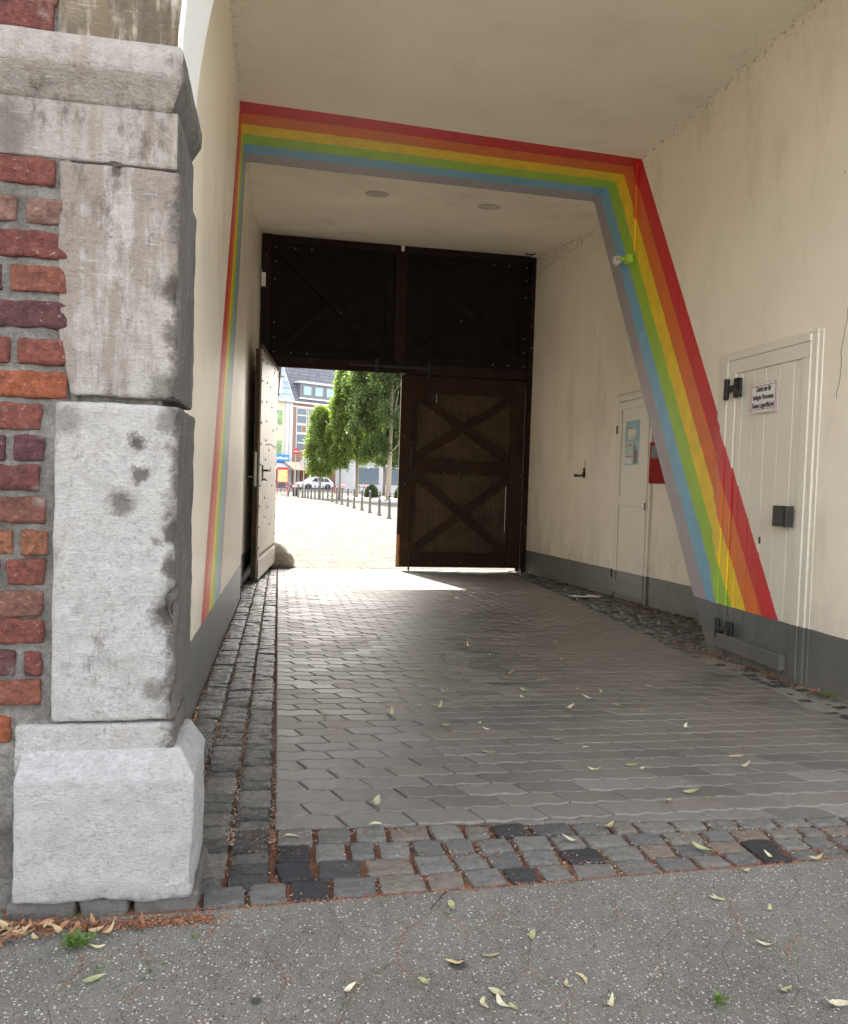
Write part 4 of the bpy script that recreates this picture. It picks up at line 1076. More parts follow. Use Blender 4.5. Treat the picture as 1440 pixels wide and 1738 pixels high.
for i,(x,y) in enumerate(BP):
    o_=i<2; b=pr[o_] if o_ not in used else copy_tree(pr[o_]); used.add(o_)
    b.location=(x,y,GZ); b.rotation_euler=(0,0,i*.4)
    if o_: tag(b,names[i],'bollard','grey bollards in a row across the plaza')
    else: tag(b,ORD[i-2]+' slim grey bollard with a plain cap, counted leftwards from the two ornate ones','bollard','grey bollards in a row across the plaza')
lb=copy_tree(pr[False]); lb.location=(.69,62.17,GZ); lb.rotation_euler=(0,R(14),0); tag(lb,'leaning grey bollard at the far left end of the row','bollard','grey bollards in a row across the plaza')
# --- road, kerb and far pavement beyond the bollards
mb=MB(); 
a=Vector((-.52,.85)); 
def strip(name,mat,s0,s1,w0,w1,z0,z1):
    d=Vector((.852,.523)); n=Vector((-.523,.852)); Pp=Vector((.5,102)); mb=MB()
    q=[Pp+d*s0+n*w0,Pp+d*s1+n*w0,Pp+d*s1+n*w1,Pp+d*s0+n*w1]
    mb.add([(p.x,p.y,z0) for p in q]+[(p.x,p.y,z1) for p in q],[(4,5,6,7),(0,1,5,4),(1,2,6,5),(2,3,7,6),(3,0,4,7)])
    return tag(mb.build(name,mat),kind='structure')
M['lightpave']=plain('pale_paving',(.40,.38,.34),.8); M['road']=plain('street_asphalt',(.17,.165,.16),.85)
strip('street',M['road'],-60,90,-13,-4.6,GZ-.05,GZ+.03); strip('far_pavement',M['lightpave'],-60,90,-4.55,3,GZ-.05,GZ+.14)
# raised planting strip with trees right of the bollards
mb=MB(); mb.prism([(4.9,52),(30,46),(30,66),(8.2,66),(5.2,66)],2,GZ-.05,GZ+.10); tag(mb.build('tree_strip',M['lightpave']),kind='structure')
# --- trees
def leafmat(name,c0,c1):
    t=NT(name); r_=t.rand(); cl=t.noise(1.1,3)
    col=t.mix(t.ramp(t.m('ADD',t.m('MULTIPLY',r_,.5),t.m('MULTIPLY',cl,.6)),[(.25,0),(.8,1)]),c0,c1)
    t.done(col,.55); tr=t.n('BsdfTranslucent',{'Color':t.mix(1.0,col,(1.7,1.9,.7),'MULTIPLY')}); mx=t.n('MixShader',{0:.42})
    t.t.links.new(t.b.outputs[0],mx.inputs[1]); t.t.links.new(tr.outputs[0],mx.inputs[2]); t.t.links.new(mx.outputs[0],t.out.inputs[0]); return t.mat
M['leafA']=leafmat('bright_tree_leaves',(.042,.075,.018),(.155,.205,.042)); M['leafB']=leafmat('deep_green_tree_leaves',(.022,.045,.015),(.085,.12,.035))
M['bark']=plain('tree_bark',(.20,.16,.12),.85,bump=.5); M['barkl']=plain('pale_tree_bark',(.30,.25,.19),.85,bump=.5)
def tree(x,y,h,zc,rx,n,ls,mat,bark,tr,label,cat='tree',seed=1,group='trees in a row across the plaza',base=GZ,prof=1.0):
    r_=random.Random(seed); e=empty('tree',(x,y,base),label=label,cat=cat,group=group)
    mb=MB(); pts=[(0,0,-.05),(.02,0,zc*.5),(r_.uniform(-.05,.05),0,zc),(r_.uniform(-.1,.1),.0,zc+(h-zc)*.4),(0,0,h*.92)]
    mb.tube(pts,[tr*1.25,tr,tr*.85,tr*.5,.02],9)
    for k in range(16):
        z=zc+(h-zc)*(.02+.72*k/16); a=k*2.4; l=rx*r_.uniform(.6,.95); b=(math.cos(a)*l*.8,math.sin(a)*l*.8,z+l*1.1)
        mb.tube([(0,0,z-.15),(b[0]*.45,b[1]*.45,z+l*.35),b],[tr*.33,tr*.2,.012],5)
    mb.build('trunk',bark,e,smooth=True)
    mb=MB(); lumps=[]
    for k in range(230):
        t_=r_.random()**.9; a=r_.random()*6.283; env=(min(1,t_*5+.35)*min(1,(1-t_)*1.7+.12))**.6*(1+.25*noise.noise((math.cos(a)*1.3+seed,math.sin(a)*1.3,t_*5)))
        rr=rx*env*r_.uniform(.45,1.0); lumps.append(Vector((math.cos(a)*rr,math.sin(a)*rr,zc+.1+(h-zc)*t_)))
    for i in range(n):
        L_=r_.choice(lumps); s_=min(.42,rx*.26)
        v=Vector((r_.gauss(0,.5)*s_,r_.gauss(0,.5)*s_,r_.gauss(0,.75)*s_))
        p=L_+v
        if p.z<zc*.86 or p.z>h+.3: continue
        d=Vector((r_.gauss(0,1),r_.gauss(0,1),r_.gauss(-.3,.8))).normalized(); q=d.orthogonal().normalized(); q=(q*math.cos(i)+d.cross(q)*math.sin(i)); s1=ls*r_.uniform(.7,1.3)
        mb.add([p-d*s1,p+q*s1*.5,p+d*s1,p-q*s1*.5],[(0,1,2,3)])
    mb.build('crown',mat,e); return e
tree(7.44,54.5,14.5,3.2,3.1,105000,.088,M['leafB'],M['barkl'],.17,'big dark green tree with a thick pale trunk at the right edge of the opening',seed=2)
tree(10.0,57.5,14.0,3.6,2.2,22000,.10,M['leafB'],M['barkl'],.24,'pale trunked dark tree partly hidden behind the thick trunked one',seed=3)
tree(6.01,62.4,14.5,2.9,1.8,66000,.085,M['leafA'],M['bark'],.13,'tall slim light green tree in the middle of the row',seed=4)
tree(4.35,58.2,9.2,2.3,.95,26000,.075,M['leafA'],M['bark'],.08,'narrow medium height tree between the smallest and tallest light green ones',seed=5)
tree(3.0,59.9,6.6,1.7,1.12,22000,.075,M['leafA'],M['bark'],.085,'smallest rounded bright green tree in front of the white car',seed=6)
tree(10.2,78,7.2,3.0,2.6,16000,.12,M['leafB'],M['bark'],.12,'low spreading tree far behind the trunks on the right',seed=8,group='background trees')
for (x,y,r0,lab) in ((7.0,60.5,.55,'round clipped green shrub left of the thick pale trunk'),(9.2,60.0,.55,'round clipped green shrub right of the thick pale trunk')):
    e=empty('shrub',(x,y,GZ+.1),label=lab,cat='shrub',group='clipped shrubs'); mb=MB(); r_=random.Random(int(x*10))
    for i in range(5000):
        v=Vector((r_.gauss(0,1),r_.gauss(0,1),r_.gauss(0,1))).normalized()*r0*r_.uniform(.8,1.06); p=Vector((v.x,v.y,abs(v.z)*1.7+.05)); d=Vector((r_.gauss(0,1),r_.gauss(0,1),r_.gauss(0,1))).normalized(); q=d.orthogonal().normalized()
        mb.add([p-d*.05,p+q*.03,p+d*.05,p-q*.03],[(0,1,2,3)])
    mb.build('foliage',M['leafB'],e)
    mb=MB(); mb.lathe([(0,1.0),(r0*.6,.9),(r0*.85,.5),(r0*.8,.1),(0,.0)],0,0,0,12); mb.build('inner_twigs',plain('dark_green_twigs',(.02,.035,.012),.9),e)
# --- white car
def car():
    c=Vector((4.35,100.2,GZ+.03)); e=empty('parked_car',tuple(c),R(31.5),label='white estate car parked along the street behind the bollards',cat='car')
    L=4.7; H=1.62; Wd=.92
    # side profile (x forward = -x, front at left)
    low=[(-2.30,.32),(-2.36,.55),(-2.30,.78),(-1.95,.92),(-1.25,1.02)]
    up=[(-1.25,1.02),(-.55,1.50),(.0,1.63),(1.0,1.62),(1.65,1.52),(2.12,1.10),(2.30,.95),(2.34,.55),(2.26,.32)]
    prof=low+up[1:]
    ws=[.80,.88,.90,.88,.86]+[.66,.64,.63,.62,.80,.84,.90,.86]
    mb=MB(); n=len(prof); vs=[]
    for (x,z),w_ in zip(prof,ws): vs+=[(x,-w_,z),(x,-w_*.9,z+.03 if .4<z else z),(x,w_*.9,z+.03 if .4<z else z),(x,w_,z)]
    fs=[]
    for i in range(n-1):
        for k in range(3): a=4*i+k; fs.append((a,a+1,a+5,a+4))
    # side panels: belt line at z~.95
    mb.add(vs,fs)
    for s_ in (-1,1):
        belt=[(-2.30,.32),(-1.95,.30),(-1.9,.55),(-1.72,.74),(-1.40,.78),(-1.12,.70),(-.98,.50),(-.95,.30),(.95,.30),(1.0,.50),(1.14,.70),(1.42,.78),(1.72,.72),(1.88,.52),(1.9,.30),(2.26,.32),(2.34,.55),(2.30,.95),(2.12,1.10),(1.65,1.02),(-1.25,1.02),(-1.95,.92),(-2.30,.78),(-2.36,.55)]
        mb.add([(x,s_*.905,z) for x,z in belt],[tuple(range(len(belt)))])
        roof=[(-1.25,1.02),(-.55,1.50),(.0,1.63),(1.0,1.62),(1.65,1.52),(2.12,1.10),(1.65,1.02)]
        ww=[.89,.68,.655,.65,.64,.84,.89]
        mb.add([(x,s_*w_,z) for (x,z),w_ in zip(roof,ww)],[tuple(range(7))])
    mb.build('body',plain('white_car_paint',(.88,.89,.90),.25,var=.01),e)
    mb=MB()
    for s_ in (-1,1):
        for q in ([(-1.0,1.06),(-.45,1.46),(-.02,1.54),(-.05,1.05)],[(.02,1.05),(.03,1.545),(.85,1.54),(.90,1.05)],[(.97,1.05),(.93,1.53),(1.45,1.46),(1.80,1.13),(1.5,1.05)]):
            mb.add([(x,s_*(.91-(z-1.02)*.42),z) for x,z in q],[tuple(range(len(q)))])
    each(mb,'side_window',plain('dark_car_glass',(.03,.035,.045),.1,var=0),e)
    for x in (-1.43,1.43):
        for s_ in (-1,1):
            mb=MB(); mb.lathe([(.20,-.11),(.33,-.11),(.345,-.07),(.345,.07),(.33,.11),(.20,.11)],0,0,0,22); o=mb.build('wheel',plain('tyre_rubber',(.02,.02,.02),.8) if 'tyre' not in M else M['tyre'],e,smooth=True); o.rotation_euler=(R(90),0,0); o.location=(x,s_*.80,.345)
            mb=MB(); mb.lathe([(0,.09),(.05,.10),(.20,.08),(.205,-.08),(0,-.09)],0,0,0,14); r2=mb.build('rim',plain('alloy_rim',(.35,.35,.36),.3,.7),o,smooth=True)
    mb=MB(); mb.box(-2.33,-2.12,-.80,-.55,.70,.80); mb.box(-2.33,-2.12,.55,.80,.70,.80); each(mb,'headlight',M['steel'],e,bevel=.03)
    mb=MB(); mb.box(2.18,2.36,-.84,-.60,.86,1.0); mb.box(2.18,2.36,.60,.84,.86,1.0); each(mb,'tail_light',M['redline'],e,bevel=.03)
    mb=MB(); mb.box(-.80,-.62,-1.03,-.90,1.0,1.12); mb.box(-.80,-.62,.90,1.03,1.0,1.12); each(mb,'mirror',M['white'],e,bevel=.02)
car()
# --- houses across the street
FA=R(31.5)
glassm=NT('window_glass'); GL=glassm.done((.10,.14,.18),.06)
GLB=plain('sky_blue_glass',(.25,.40,.60),.08,var=.1)
def house_frame(name,lab):
    e=empty(name,(.5,102,GZ),FA,label=lab,cat='building'); return e
brickm=NT('brown_brick'); br=brickm.n('TexBrick',{'Vector':brickm.map(brickm.obj(),rot=(R(90),0,0)),'Scale':1.0,'Brick Width':.25,'Row Height':.08,'Mortar Size':.008,'Color1':(.20,.10,.075,1),'Color2':(.27,.14,.10,1),'Mortar':(.30,.26,.22,1)}); BR=brickm.done(br.outputs['Color'],.85)
slm=NT('slate_roof'); br=slm.n('TexBrick',{'Vector':slm.map(slm.obj(),rot=(R(50),0,0)),'Scale':1.0,'Brick Width':.35,'Row Height':.22,'Mortar Size':.02,'Color1':(.10,.105,.13,1),'Color2':(.15,.155,.185,1),'Mortar':(.05,.05,.06,1)}); SL=slm.done(br.outputs['Color'],.5)
CRW=plain('cream_render',(.52,.48,.36),.8,var=.05); WHR=plain('white_render',(.50,.51,.53),.7,var=.04); WF=plain('white_frames',(.50,.48,.46),.5); GRYM=plain('grey_dormer_cladding',(.16,.165,.18),.6)
def brick_house():
    e=house_frame('brick_house','brown brick house with slate mansard roof and long dormer behind the trees')
    mb=MB(); mb.box(1.2,26,0,10,0,11.05); mb.build('wall',BR,e)
    mb=MB(); mb.add([(1.15,-.35,11.05),(26,-.35,11.05),(26,2.6,18.5),(.0,2.6,18.5)],[(0,1,2,3)]); mb.add([(1.15,-.35,11.05),(.0,2.6,18.5),(.0,10,18.5),(1.15,10,11.05)],[(0,1,2,3)]); rf=mb.build('roof',SL,e)
    mb=MB(); mb.box(1.1,26,-.5,-.05,10.95,11.18); mb.build('gutter',WF,e)
    mb=MB(); mb.tube([(1.12,-.42,11.1),(-.02,2.53,18.55)],.09,6); mb.build('ridge_trim',WHR,rf)
    dm=bpy.data.objects.new('dormer',None); C.objects.link(dm); dm.parent=e
    mb=MB(); mb.box(2.1,14,-.20,3,11.75,13.55); mb.build('dormer_wall',GRYM,dm)
    mb=MB(); mb.box(1.7,14.3,-.55,3,13.56,13.80); mb.build('dormer_eave',WHR,dm)
    mb=MB(); mb.box(1.9,14.2,-.40,.1,11.55,11.74); mb.build('dormer_sill',WHR,dm)
    for i in range(6):
        x=2.50+1.77*i; f=MB(); f.box(x-.10,x+1.38,-.27,-.205,12.0,13.35); w_=f.build('window',GRYM,dm,bevel=.01); g=MB(); g.box(x+.10,x+1.18,-.29,-.271,12.14,13.20)
        g.build('pane',GLB,dm)
    for i in range(10):
        x=1.85+1.77*i
        for z0,z1,nm in ((8.50,10.32,'window'),(5.0,7.05,'window')):
            f=MB(); f.box(x-.14,x+1.48,-.06,-.005,z0-.15,z1+.15); w_=f.build(nm,WF,e); g=MB(); g.box(x,x+1.34,-.10,-.061,z0,z1); g.build('pane',GL if (i%3) else GLB if False else GL,w_)
            g=MB(); g.box(x+.05,x+1.29,-.115,-.101,z0+.9,z0+1.05); g.build('blind',WHR,w_)
        f=MB(); f.box(x-.14,x+1.48,-.058,-.006,7.2,8.34); pn=f.build('spandrel',WF,e); f=MB(); f.box(x,x+.6,-.08,-.059,7.34,8.2); f.build('spandrel_glass',GL,pn); f=MB(); f.box(x+.65,x+1.34,-.08,-.059,7.34,8.2); f.build('spandrel_panel',BR,pn)
    mb=MB(); mb.box(1.2,26,-.14,-.01,10.45,10.65); mb.build('string_course',WF,e)
    # shop front
    mb=MB(); mb.box(2.0,20,-.06,-.012,.3,3.2); mb.build('shop_window',plain('warm_shop_interior',(.23,.10,.05),.2,var=.5,scale=1.2),e)
    mb=MB(); 
    for x in (2,4.6,6.4,8.2,9.6,12,14,17): mb.box(x,x+.35,-.16,-.061,0,3.3)
    each(mb,'shop_pillar',WHR,e)
    mb=MB(); mb.box(10.5,12.9,-.20,-.161,.2,3.8); mb.build('shop_entrance',plain('dark_blue_shutter',(.03,.04,.07),.5),e)
brick_house()
def cream_house():
    e=house_frame('cream_house','cream house with blue shop fascia and light tiled roof at the far left')
    mb=MB(); mb.box(-22,.15,.02,10,0,11.1); mb.build('wall',CRW,e)
    mb=MB(); mb.box(.16,.62,-.04,10,0,11.1); mb.box(.75,1.19,-.06,10,0,11.1); mb.box(.62,.75,.02,10,0,11.1); each(mb,'white_pilaster',WHR,e)
    tm=NT('glazed_roof_tiles'); br=tm.n('TexBrick',{'Vector':tm.map(tm.obj(),rot=(R(50),0,0)),'Scale':1.0,'Brick Width':.30,'Row Height':.40,'Mortar Size':.03,'Mortar Smooth':.6,'Color1':(.30,.38,.52,1),'Color2':(.40,.50,.66,1),'Mortar':(.07,.09,.13,1)}); br.offset=0; TM=tm.done(br.outputs['Color'],.25)
    mb=MB(); mb.add([(-22,-.4,11.1),(1.08,-.4,11.1),(-.06,2.5,18.4),(-22,2.5,18.4)],[(0,1,2,3)]); mb.build('roof',TM,e)
    mb=MB(); mb.box(-22,1.15,-.55,-.05,11.0,11.22); mb.build('gutter',WHR,e)
    mb=MB(); mb.box(-2.6,-.75,-.5,1.5,11.9,13.9); d_=mb.build('dormer',WHR,e); mb=MB(); mb.box(-2.7,-.55,-.6,1.5,13.91,14.05); mb.build('dormer_eave',GRYM,d_)
    for z0,z1 in ((4.35,6.1),(8.1,9.9)):
        f=MB(); f.box(-1.75,-.25,-.05,.015,z0-.1,z1+.1); w_=f.build('window',WHR,e); g=MB(); g.box(-1.65,-.35,-.08,-.051,z0,z1); g.build('pane',plain('green_reflecting_pane',(.18,.30,.12),.15,var=.5,scale=2),w_)
    mb=MB(); mb.box(-9,.55,-.45,.01,3.45,4.35); f_=mb.build('shop_fascia',plain('blue_fascia',(.03,.20,.55),.4),e); mb=MB()
    r_=random.Random(3); x=-3.0
    while x<.3: w_=r_.uniform(.10,.22); mb.box(x,x+w_,-.475,-.451,3.75,3.75+r_.uniform(.2,.34)); x+=w_+r_.uniform(.05,.1)
    mb.build('white_mark',M['white'],f_)
    mb=MB(); mb.prism([(0,3.4),(-1.5,2.75),(-1.5,2.45),(-1.45,2.45),(-1.45,2.72),(0,3.34)],0,-9,.5); mb.build('awning',WHR,e)
    mb=MB(); mb.box(-9,.1,-.03,.01,.3,2.7); mb.build('shop_window',GL,e); mb=MB(); mb.box(-9,.3,-.10,-.04,0,.9); mb.build('stall_riser',GRYM,e)
cream_house()
# right background: low pale building seen between trunks
e=empty('white_pavilion',(22,92,GZ),R(10),label='low white building with wide dark windows behind the tree trunks',cat='building')
mb=MB(); mb.box(-14,16,0,8,0,4.2); mb.build('wall',WHR,e); mb=MB(); mb.box(-14.4,16.4,-.9,8.4,4.21,4.7); mb.build('roof',WHR,e)
for i in range(9): 
    f=MB(); f.box(-13.5+3.2*i,-11.0+3.2*i,-.05,-.005,1.0,2.9); w_=f.build('window',GRYM,e); g=MB(); g.box(-13.4+3.2*i,-11.1+3.2*i,-.08,-.051,1.1,2.8); g.build('pane',GL,w_)
# market umbrella / awning in front of the shop, signs, bins, bicycle
def at_f(s_,w_,z=0):
    d=Vector((math.cos(FA),math.sin(FA))); n=Vector((-d.y,d.x)); p=Vector((.5,102))+d*s_+n*w_; return (p.x,p.y,GZ+z)
e=empty('market_awning',at_f(3.2,-2.2,.14),FA,label='wide white market awning with dark lettering along its edge',cat='awning')
mb=MB(); mb.prism([(-1.5,2.75),(1.5,2.75),(1.5,2.95),(0,4.0),(-1.5,2.95)],0,-1.6,6.5); mb.build('canopy',WHR,e)
mb=MB(); r_=random.Random(9); x=-1.3
while x<1.2: w_=r_.uniform(.10,.24); mb.box(x,x+w_,-1.525,-1.501,2.62,2.78); x+=w_+.06
mb.build('dark_mark',M['black'],e)
mb=MB(); 
for x in (-1.4,2.4,6.3): mb.tube([(x,-1.3,0),(x,-1.3,2.76)],.05,6)
mb.build('pole',WF,e)
e=empty('orange_awning',at_f(.2,-1.9,.14),FA,label='pale orange striped awning between the blue fascia and the white awning',cat='awning')
mb=MB(); mb.prism([(-.9,2.5),(-.9,2.3),(1.3,3.25),(1.3,3.35)],0,-.4,2.0); mb.build('canopy',plain('pale_orange_canvas',(.75,.52,.38),.8),e); mb=MB(); mb.tube([(-.3,-.8,0),(-.3,-.8,2.4)],.04,6); mb.tube([(1.9,-.8,0),(1.9,-.8,2.4)],.04,6); mb.build('pole',WF,e)
def round_sign(px,py,zc,r0,col,lab,nm,sq=1.0):
    e=empty(nm,(px,py,GZ),R(8),label=lab,cat='sign')
    mb=MB(); mb.tube([(0,0,0),(0,0,zc+r0)],.035,8); mb.build('pole',M['steel'],e)
    mb=MB(); n=24; vs=[(r0*sq*math.cos(2*math.pi*i/n),-.05,zc+r0*math.sin(2*math.pi*i/n)) for i in range(n)]; vs+=[(x,-.03,z) for x,_,z in vs]; mb.add(vs,[tuple(range(n))[::-1],tuple(range(n,2*n))]+[(i,(i+1)%n,n+(i+1)%n,n+i) for i in range(n)]); mb.build('disc',col,e)
    return e
mg=plain('magenta_sign',(.45,.06,.38),.5,var=.05); rd=plain('red_sign',(.62,.05,.07),.5,var=.03)
def signpost_at(px_y,px_x): pass
s1=round_sign(1.24,62.3,3.50,.24,rd,'round red and white traffic sign on a grey post left of the magenta banner','traffic_sign')
mb=MB(); mb.box(-.15,.15,-.058,-.0505,3.46,3.54); mb.build('white_bar',M['white'],s1)
e=round_sign(1.86,61.5,3.72,.33,mg,'upright magenta oval banner sign above the white awning','banner_sign',.42)
# red framed display board
e=empty('display_board',(.30,66.5,GZ),R(6),label='red framed display board with a yellow poster near the leaning bollard',cat='display board')
mb=MB(); mb.box(-.45,-.40,-.03,.03,0,2.30); mb.box(.40,.45,-.03,.03,0.0,2.30); mb.box(-.399,.399,-.03,.03,2.10,2.30); mb.box(-.399,.399,-.03,.03,1.02,1.10); mb.build('frame',rd,e)
mb=MB(); mb.box(-.395,.395,-.015,.015,1.105,2.095); p_=mb.build('poster_panel',plain('yellow_print',(.75,.66,.30),.6,var=.3,scale=5),e)
e=empty('display_case',at_f(8.3,-3.4,.14),FA,label='pale blue standing advertising panel right of the car',cat='advertising panel')
mb=MB(); mb.box(-.75,.75,-.1,.1,.35,2.9); mb.build('panel',plain('pale_blue_panel',(.50,.66,.72),.3,var=.15,scale=2),e,bevel=.03); mb=MB(); mb.box(-.6,-.4,-.08,.08,0,.349); mb.box(.4,.6,-.08,.08,0,.349); each(mb,'foot',M['steel'],e)
# litter bin
e=empty('litter_bin',(1.30,64.5,GZ),label='dark round litter bin behind the left end of the bollard row',cat='litter bin')
mb=MB(); mb.lathe([(0,0),(.20,0),(.23,.75),(.24,.80),(.20,.82),(.18,.70),(0,.6)],0,0,0,16); mb.build('bin',plain('dark_bin_metal',(.05,.05,.055),.5),e,smooth=True); mb=MB(); mb.lathe([(.245,.70),(.25,.70),(.25,.76),(.245,.76)],0,0,0,16); mb.build('band',M['steel'],e)
# bicycle
def bicycle(x,y,rz,col,lab,k=1.0):
    e=empty('bicycle',(x,y,GZ),rz,label=lab,cat='bicycle',group='bicycles parked by the bollards'); e.scale=(k,k,k)
    for xx in (-.52,.52):
        mb=MB(); n=20; ring=[(xx+.33*math.cos(2*math.pi*i/n),0,.34+.33*math.sin(2*math.pi*i/n)) for i in range(n+1)]; mb.tube(ring,.022,6,caps=False)
        for i in range(0,n,2): mb.tube([(xx,0,.34),ring[i]],.004,3)
        mb.build('wheel',M['black'],e)
    mb=MB(); bb=(-.05,0,.30); st=(-.18,0,.82); hd=(.36,0,.80)
    for a,b in ((bb,st),(bb,hd),(st,hd),(bb,(-.52,0,.34)),(st,(-.52,0,.34)),((.34,0,.95),(.52,0,.34))): mb.tube([a,b],.022,6)
    mb.build('frame',col,e)
    mb=MB(); mb.tube([(.34,0,.95),(.33,0,1.02)],.014,6); mb.tube([(.28,-.27,1.04),(.35,-.1,1.03),(.35,.1,1.03),(.28,.27,1.04)],.014,6); mb.build('handlebar',M['steel'],e)
    mb=MB(); mb.rock(-.32,-.06,-.07,.07,.86,.92,.05,.03,.004); mb.build('saddle',M['black'],e,smooth=True)
    mb=MB(); mb.rock(.46,.76,-.15,.15,.75,1.0,.08,.04,.01); mb.build('basket',plain('basket_pink',(.6,.22,.28),.7),e)
bicycle(4.75,66,R(25),rd,'red bicycle with a pink basket leaning behind the middle bollards')
bicycle(7.3,72,R(10),M['black'],'dark bicycle standing near the pale blue advertising panel')
bicycle(.95,66.2,R(-15),rd,'red bicycle parked beside the leaning bollard')

# ============================================================ SMALL THINGS UNDERFOOT
PALE=[(.52,.49,.30),(.44,.44,.26),(.58,.55,.40),(.33,.35,.18),(.54,.43,.23),(.40,.32,.18)]
lm=[]
for i,c in enumerate(PALE):
    t=NT('pale_leaf_'+'abcdef'[i]); nz=t.noise(120,4,v=t.obj()); col=t.mix(t.ramp(nz,[(.4,0),(.7,.6)]),c,(c[0]*.5,c[1]*.45,c[2]*.4)); lm.append(t.done(col,.6,t.bump(nz,.3,.002)))
DRY=[plain('dry_orange_leaf',(.30,.145,.07),.75),plain('dry_tan_leaf',(.38,.28,.16),.75),plain('dry_brown_leaf',(.17,.085,.045),.8)]
def leaf_mesh(seed,L=.06,W_=.011,curl=.5,bend=.4):
    r_=random.Random(seed); vs=[];fs=[];n=9
    tw=r_.uniform(-1.0,1.0)
    for i in range(n+1):
        s_=i/n; w_=W_*math.sin(math.pi*min(1,max(.03,s_))**.85)**.8+.0006; x=(s_-.5)*L; y=bend*L*.35*math.sin(s_*2.6); z=curl*L*.22*(4*(s_-.5)**2)+.002
        a=tw*(s_-.5)
        for k,(o_,dz) in enumerate(((-1,.35),(0,0),(1,.35))): vs.append((x,y+o_*w_*math.cos(a),z+dz*w_+o_*w_*math.sin(a)+abs(math.sin(a))*w_))
    for i in range(n):
        for k in range(2): a=i*3+k; fs.append((a,a+3,a+4,a+1))
    mb=MB(); mb.add(vs,fs); return mb
LM=[]
for i in range(10):
    o=leaf_mesh(i,L=.045+.004*(i%4),W_=.0065+.0012*(i%4),curl=(.2,.9,1.6,.5)[i%4],bend=(-1,.6,1.2,.2)[i%4]).build('fallen_leaf',lm[i%6],smooth=True); LM.append(o.data); bpy.data.objects.remove(o)
def hitpix(px,py,zf):
    # list positions come from the floor plan below
    return None
SIDEW=[(1.202,1.929),(1.299,1.860),(1.178,1.699),(0.341,1.672),(0.688,1.637),(0.656,1.620),(0.716,1.562),(0.491,1.612),(0.502,1.591),(0.509,1.561),(0.462,1.587),(1.129,1.533),(1.200,1.459),(0.465,1.971),(0.423,1.744),(0.513,1.741),(1.474,2.132),(1.367,2.057),(1.189,1.927),(-0.364,1.765),(-0.389,1.911),(1.145,1.539),(0.183,1.653),(0.638,1.817)]
PASS=[(1.539,2.577),(1.549,2.564),(1.381,2.551),(1.882,2.905),(1.934,2.998),(1.324,3.182),(1.416,2.926),(1.454,2.893),(1.253,2.913),(0.953,3.478),(0.790,3.573),(0.980,3.608),(0.889,3.161),(0.819,3.935),(0.726,3.942),(0.935,4.259),(0.859,4.614),(1.249,5.043),(1.182,5.344),(1.375,5.671),(1.380,5.761),(1.232,5.831),(1.354,4.558),(1.427,4.657),(1.377,4.236),(1.339,4.104),(1.538,4.505),(1.510,4.466),(1.597,4.485),(1.699,4.563),(1.864,4.941),(1.926,5.201),(1.991,5.037),(1.942,5.124),(1.806,5.318),(2.126,5.833),(2.304,5.240),(2.195,4.703),(1.805,4.177),(1.653,4.013),(1.777,3.860),(1.868,3.760),(1.491,3.821),(1.500,3.802),(1.702,4.258),(2.154,4.273),(1.487,5.297),(1.621,5.269),(1.244,3.300),(1.946,3.430),(1.506,2.635),(1.913,3.020),(1.074,2.393),(0.780,6.037),(0.636,5.858),(0.616,5.209),(0.803,4.787),(0.857,4.626),(0.831,4.380),(0.936,4.263),(0.732,3.953),(0.818,3.934),(0.791,3.576),(0.550,3.815),(0.361,2.660),(0.067,2.414),(0.231,3.804)]
r_=random.Random(77)
def put(x,y,z,lab,grp,sc,idx,rz=None):
    o=bpy.data.objects.new('fallen_leaf',LM[idx%10]); C.objects.link(o); o.location=(x,y,z); o.rotation_euler=(r_.uniform(-.15,.15),r_.uniform(-.15,.15),r_.uniform(0,6.28) if rz is None else rz); o.scale=(sc,sc,sc); tag(o,lab,'leaf',grp)
LCOL=['pale yellow','light green','cream','olive green','tan yellow','dull straw']; LSH=['flat','slightly curled','tightly curled','straight','flat','curved','tightly curled','straight','flat','curved']
def lname(x,y,i,where):
    side='far left' if x<.35 else 'left' if x<.9 else 'middle' if x<1.5 else 'right' if x<2.2 else 'far right'
    return LSH[i%10]+' '+LCOL[(i%10)%6]+' leaf '+where%side
for i,(x,y) in enumerate(SIDEW): put(x,y,.001,lname(x*1.6,y,i,'on the %s part of the pavement')+(' near the cobbles' if y>1.85 else ' at the bottom edge' if y<1.62 else ' amid the slabs'),'fallen leaves on the pavement',r_.uniform(.6,1.05),i)
for i,(x,y) in enumerate(PASS): put(x,y,floor_z(y)+.002,lname(x,y,i+3,'%s on the passage floor')+(' by the cobble border' if y<3.1 else ' before the service door' if y<4.3 else ' beside the service door' if y<5.3 else ' behind the service door' if y<6.6 else ' towards the gate'),'fallen leaves in the passage',r_.uniform(.6,1.35),i+3)
for i,(x,y) in enumerate([(.33,2.46),(1.62,2.10),(.90,2.28),(1.30,2.2)]): put(x,y,.006,('pale leaf caught at the left end of the cobble border','cream leaf at the right of the cobble border','green leaf in the middle of the cobble border','curled leaf right of the middle of the cobble border')[i],'fallen leaves on the cobble border',1.0,i)
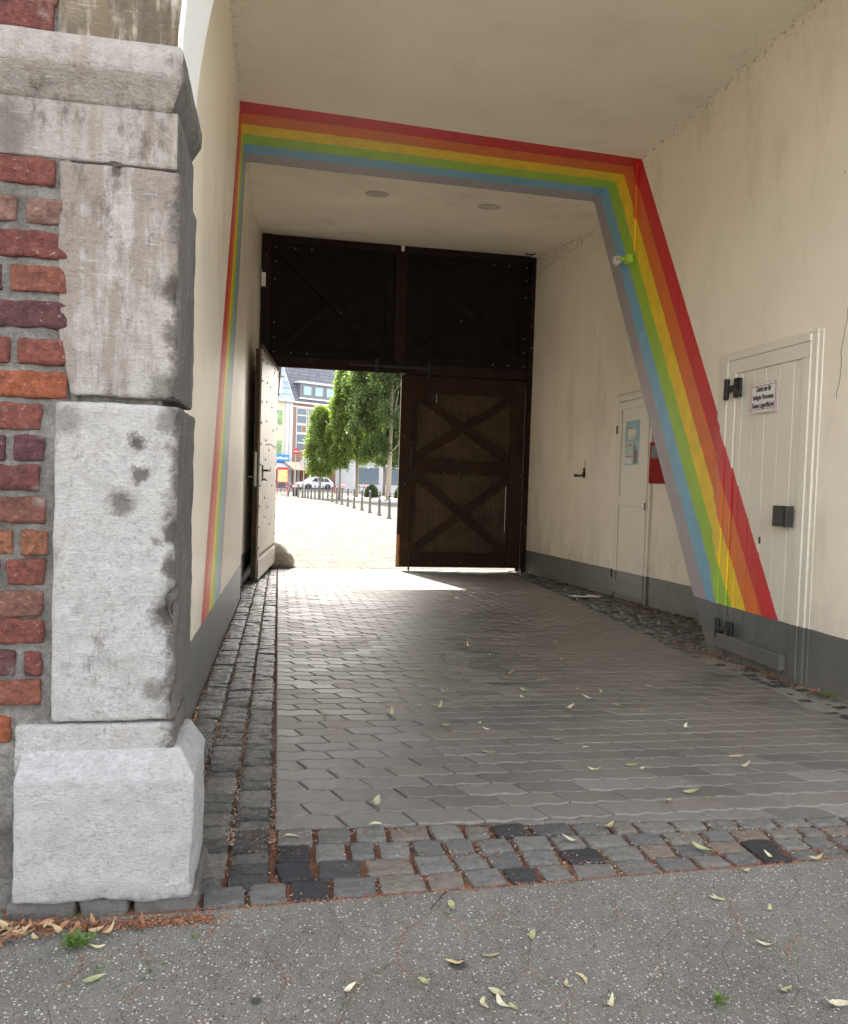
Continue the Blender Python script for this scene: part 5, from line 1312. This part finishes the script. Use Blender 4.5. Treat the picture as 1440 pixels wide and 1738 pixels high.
# dry leaf litter heaps
def litter(name,lab,pts):
    mb=MB(); r2=random.Random(len(pts))
    for (x,y,z,s_) in pts:
        m=leaf_mesh(r2.random(),L=s_,W_=s_*.16,curl=r2.uniform(0,2),bend=r2.uniform(-1,1)); a=r2.random()*6.28; t1=r2.uniform(-.6,.6); mt=Matrix.Translation((x,y,z))@Matrix.Rotation(a,4,'Z')@Matrix.Rotation(t1,4,'X')@Matrix.Rotation(r2.uniform(-.4,.5),4,'Y')
        mb.add([mt@Vector(v) for v in m.v],m.f,r2.choice([0,0,1,2]))
    tag(mb.build(name,DRY,smooth=True),lab,'leaf litter',kind='stuff')
q=[]
for i in range(70): q.append((-.72+.22*random.Random(i).random(),1.975+.03*random.Random(i+99).gauss(0,1)-.0,.004+.012*random.Random(i+7).random(),.02+.022*random.Random(i+3).random()))
for i in range(16): q.append((-.50+.2*random.Random(i+50).random(),1.975+.014*random.Random(i+9).gauss(0,1),.004,.03+.02*random.Random(i+3).random()))
litter('dry_leaf_litter','heap of curled orange brown leaves at the foot of the pier and brick wall',q)
q=[]
for i in range(70):
    y=3.3+2.6*random.Random(i+300).random()**1.3; q.append((3.12-abs(random.Random(i+400).gauss(0,.035)),y,floor_z(y)+.006,.025+.03*random.Random(i).random()))
for i in range(150):
    y=5.6+3.6*random.Random(i+500).random(); q.append((4.02-abs(random.Random(i+600).gauss(0,.22)),y,floor_z(y)+.006,.02+.025*random.Random(i).random()))
litter('dry_leaf_litter','scattered dry leaves along the foot of the right wall',q)
q=[]
for i in range(60):
    y=3.2+4.5*random.Random(i+700).random()**1.6; q.append((-.365+abs(random.Random(i+800).gauss(0,.012)),y,floor_z(y)+.006,.018+.022*random.Random(i).random()))
litter('dry_leaf_litter','small dry leaves and twigs along the foot of the left passage wall',q)
# weeds
M['weed']=leafmat('weed_leaves',(.07,.13,.03),(.16,.24,.07))
def weed(x,y,z,n,s_,lab):
    e=empty('weed',(x,y,z),label=lab,cat='weed'); mb=MB(); r2=random.Random(int(x*1000))
    for i in range(n):
        m=leaf_mesh(i+.5,L=s_*r2.uniform(.6,1.2),W_=s_*.16,curl=.6,bend=r2.uniform(-1,1)); a=r2.random()*6.28; mt=Matrix.Translation((r2.uniform(-.6,.6)*s_,r2.uniform(-.4,.4)*s_,.006))@Matrix.Rotation(a,4,'Z')@Matrix.Rotation(-r2.uniform(.1,.9),4,'Y')@Matrix.Translation((s_*.4,0,0))
        mb.add([mt@Vector(v) for v in m.v],m.f)
    mb.build('foliage',M['weed'],e,smooth=True)
weed(-.435,1.912,0,26,.035,'small green weed sprouting from a slab joint below the pier base')
weed(-.36,1.80,0,6,.014,'tiny green sprout in a slab joint near the lower left of the photo')
weed(-.17,1.905,0,7,.012,'tiny green sprout in a slab joint below the left gutter')
weed(3.06,3.93,-.04,9,.05,'tuft of green and straw leaves at the foot of the near right wall')
weed(.96,1.52,0,6,.03,'green leaf tuft at the lower right of the pavement')
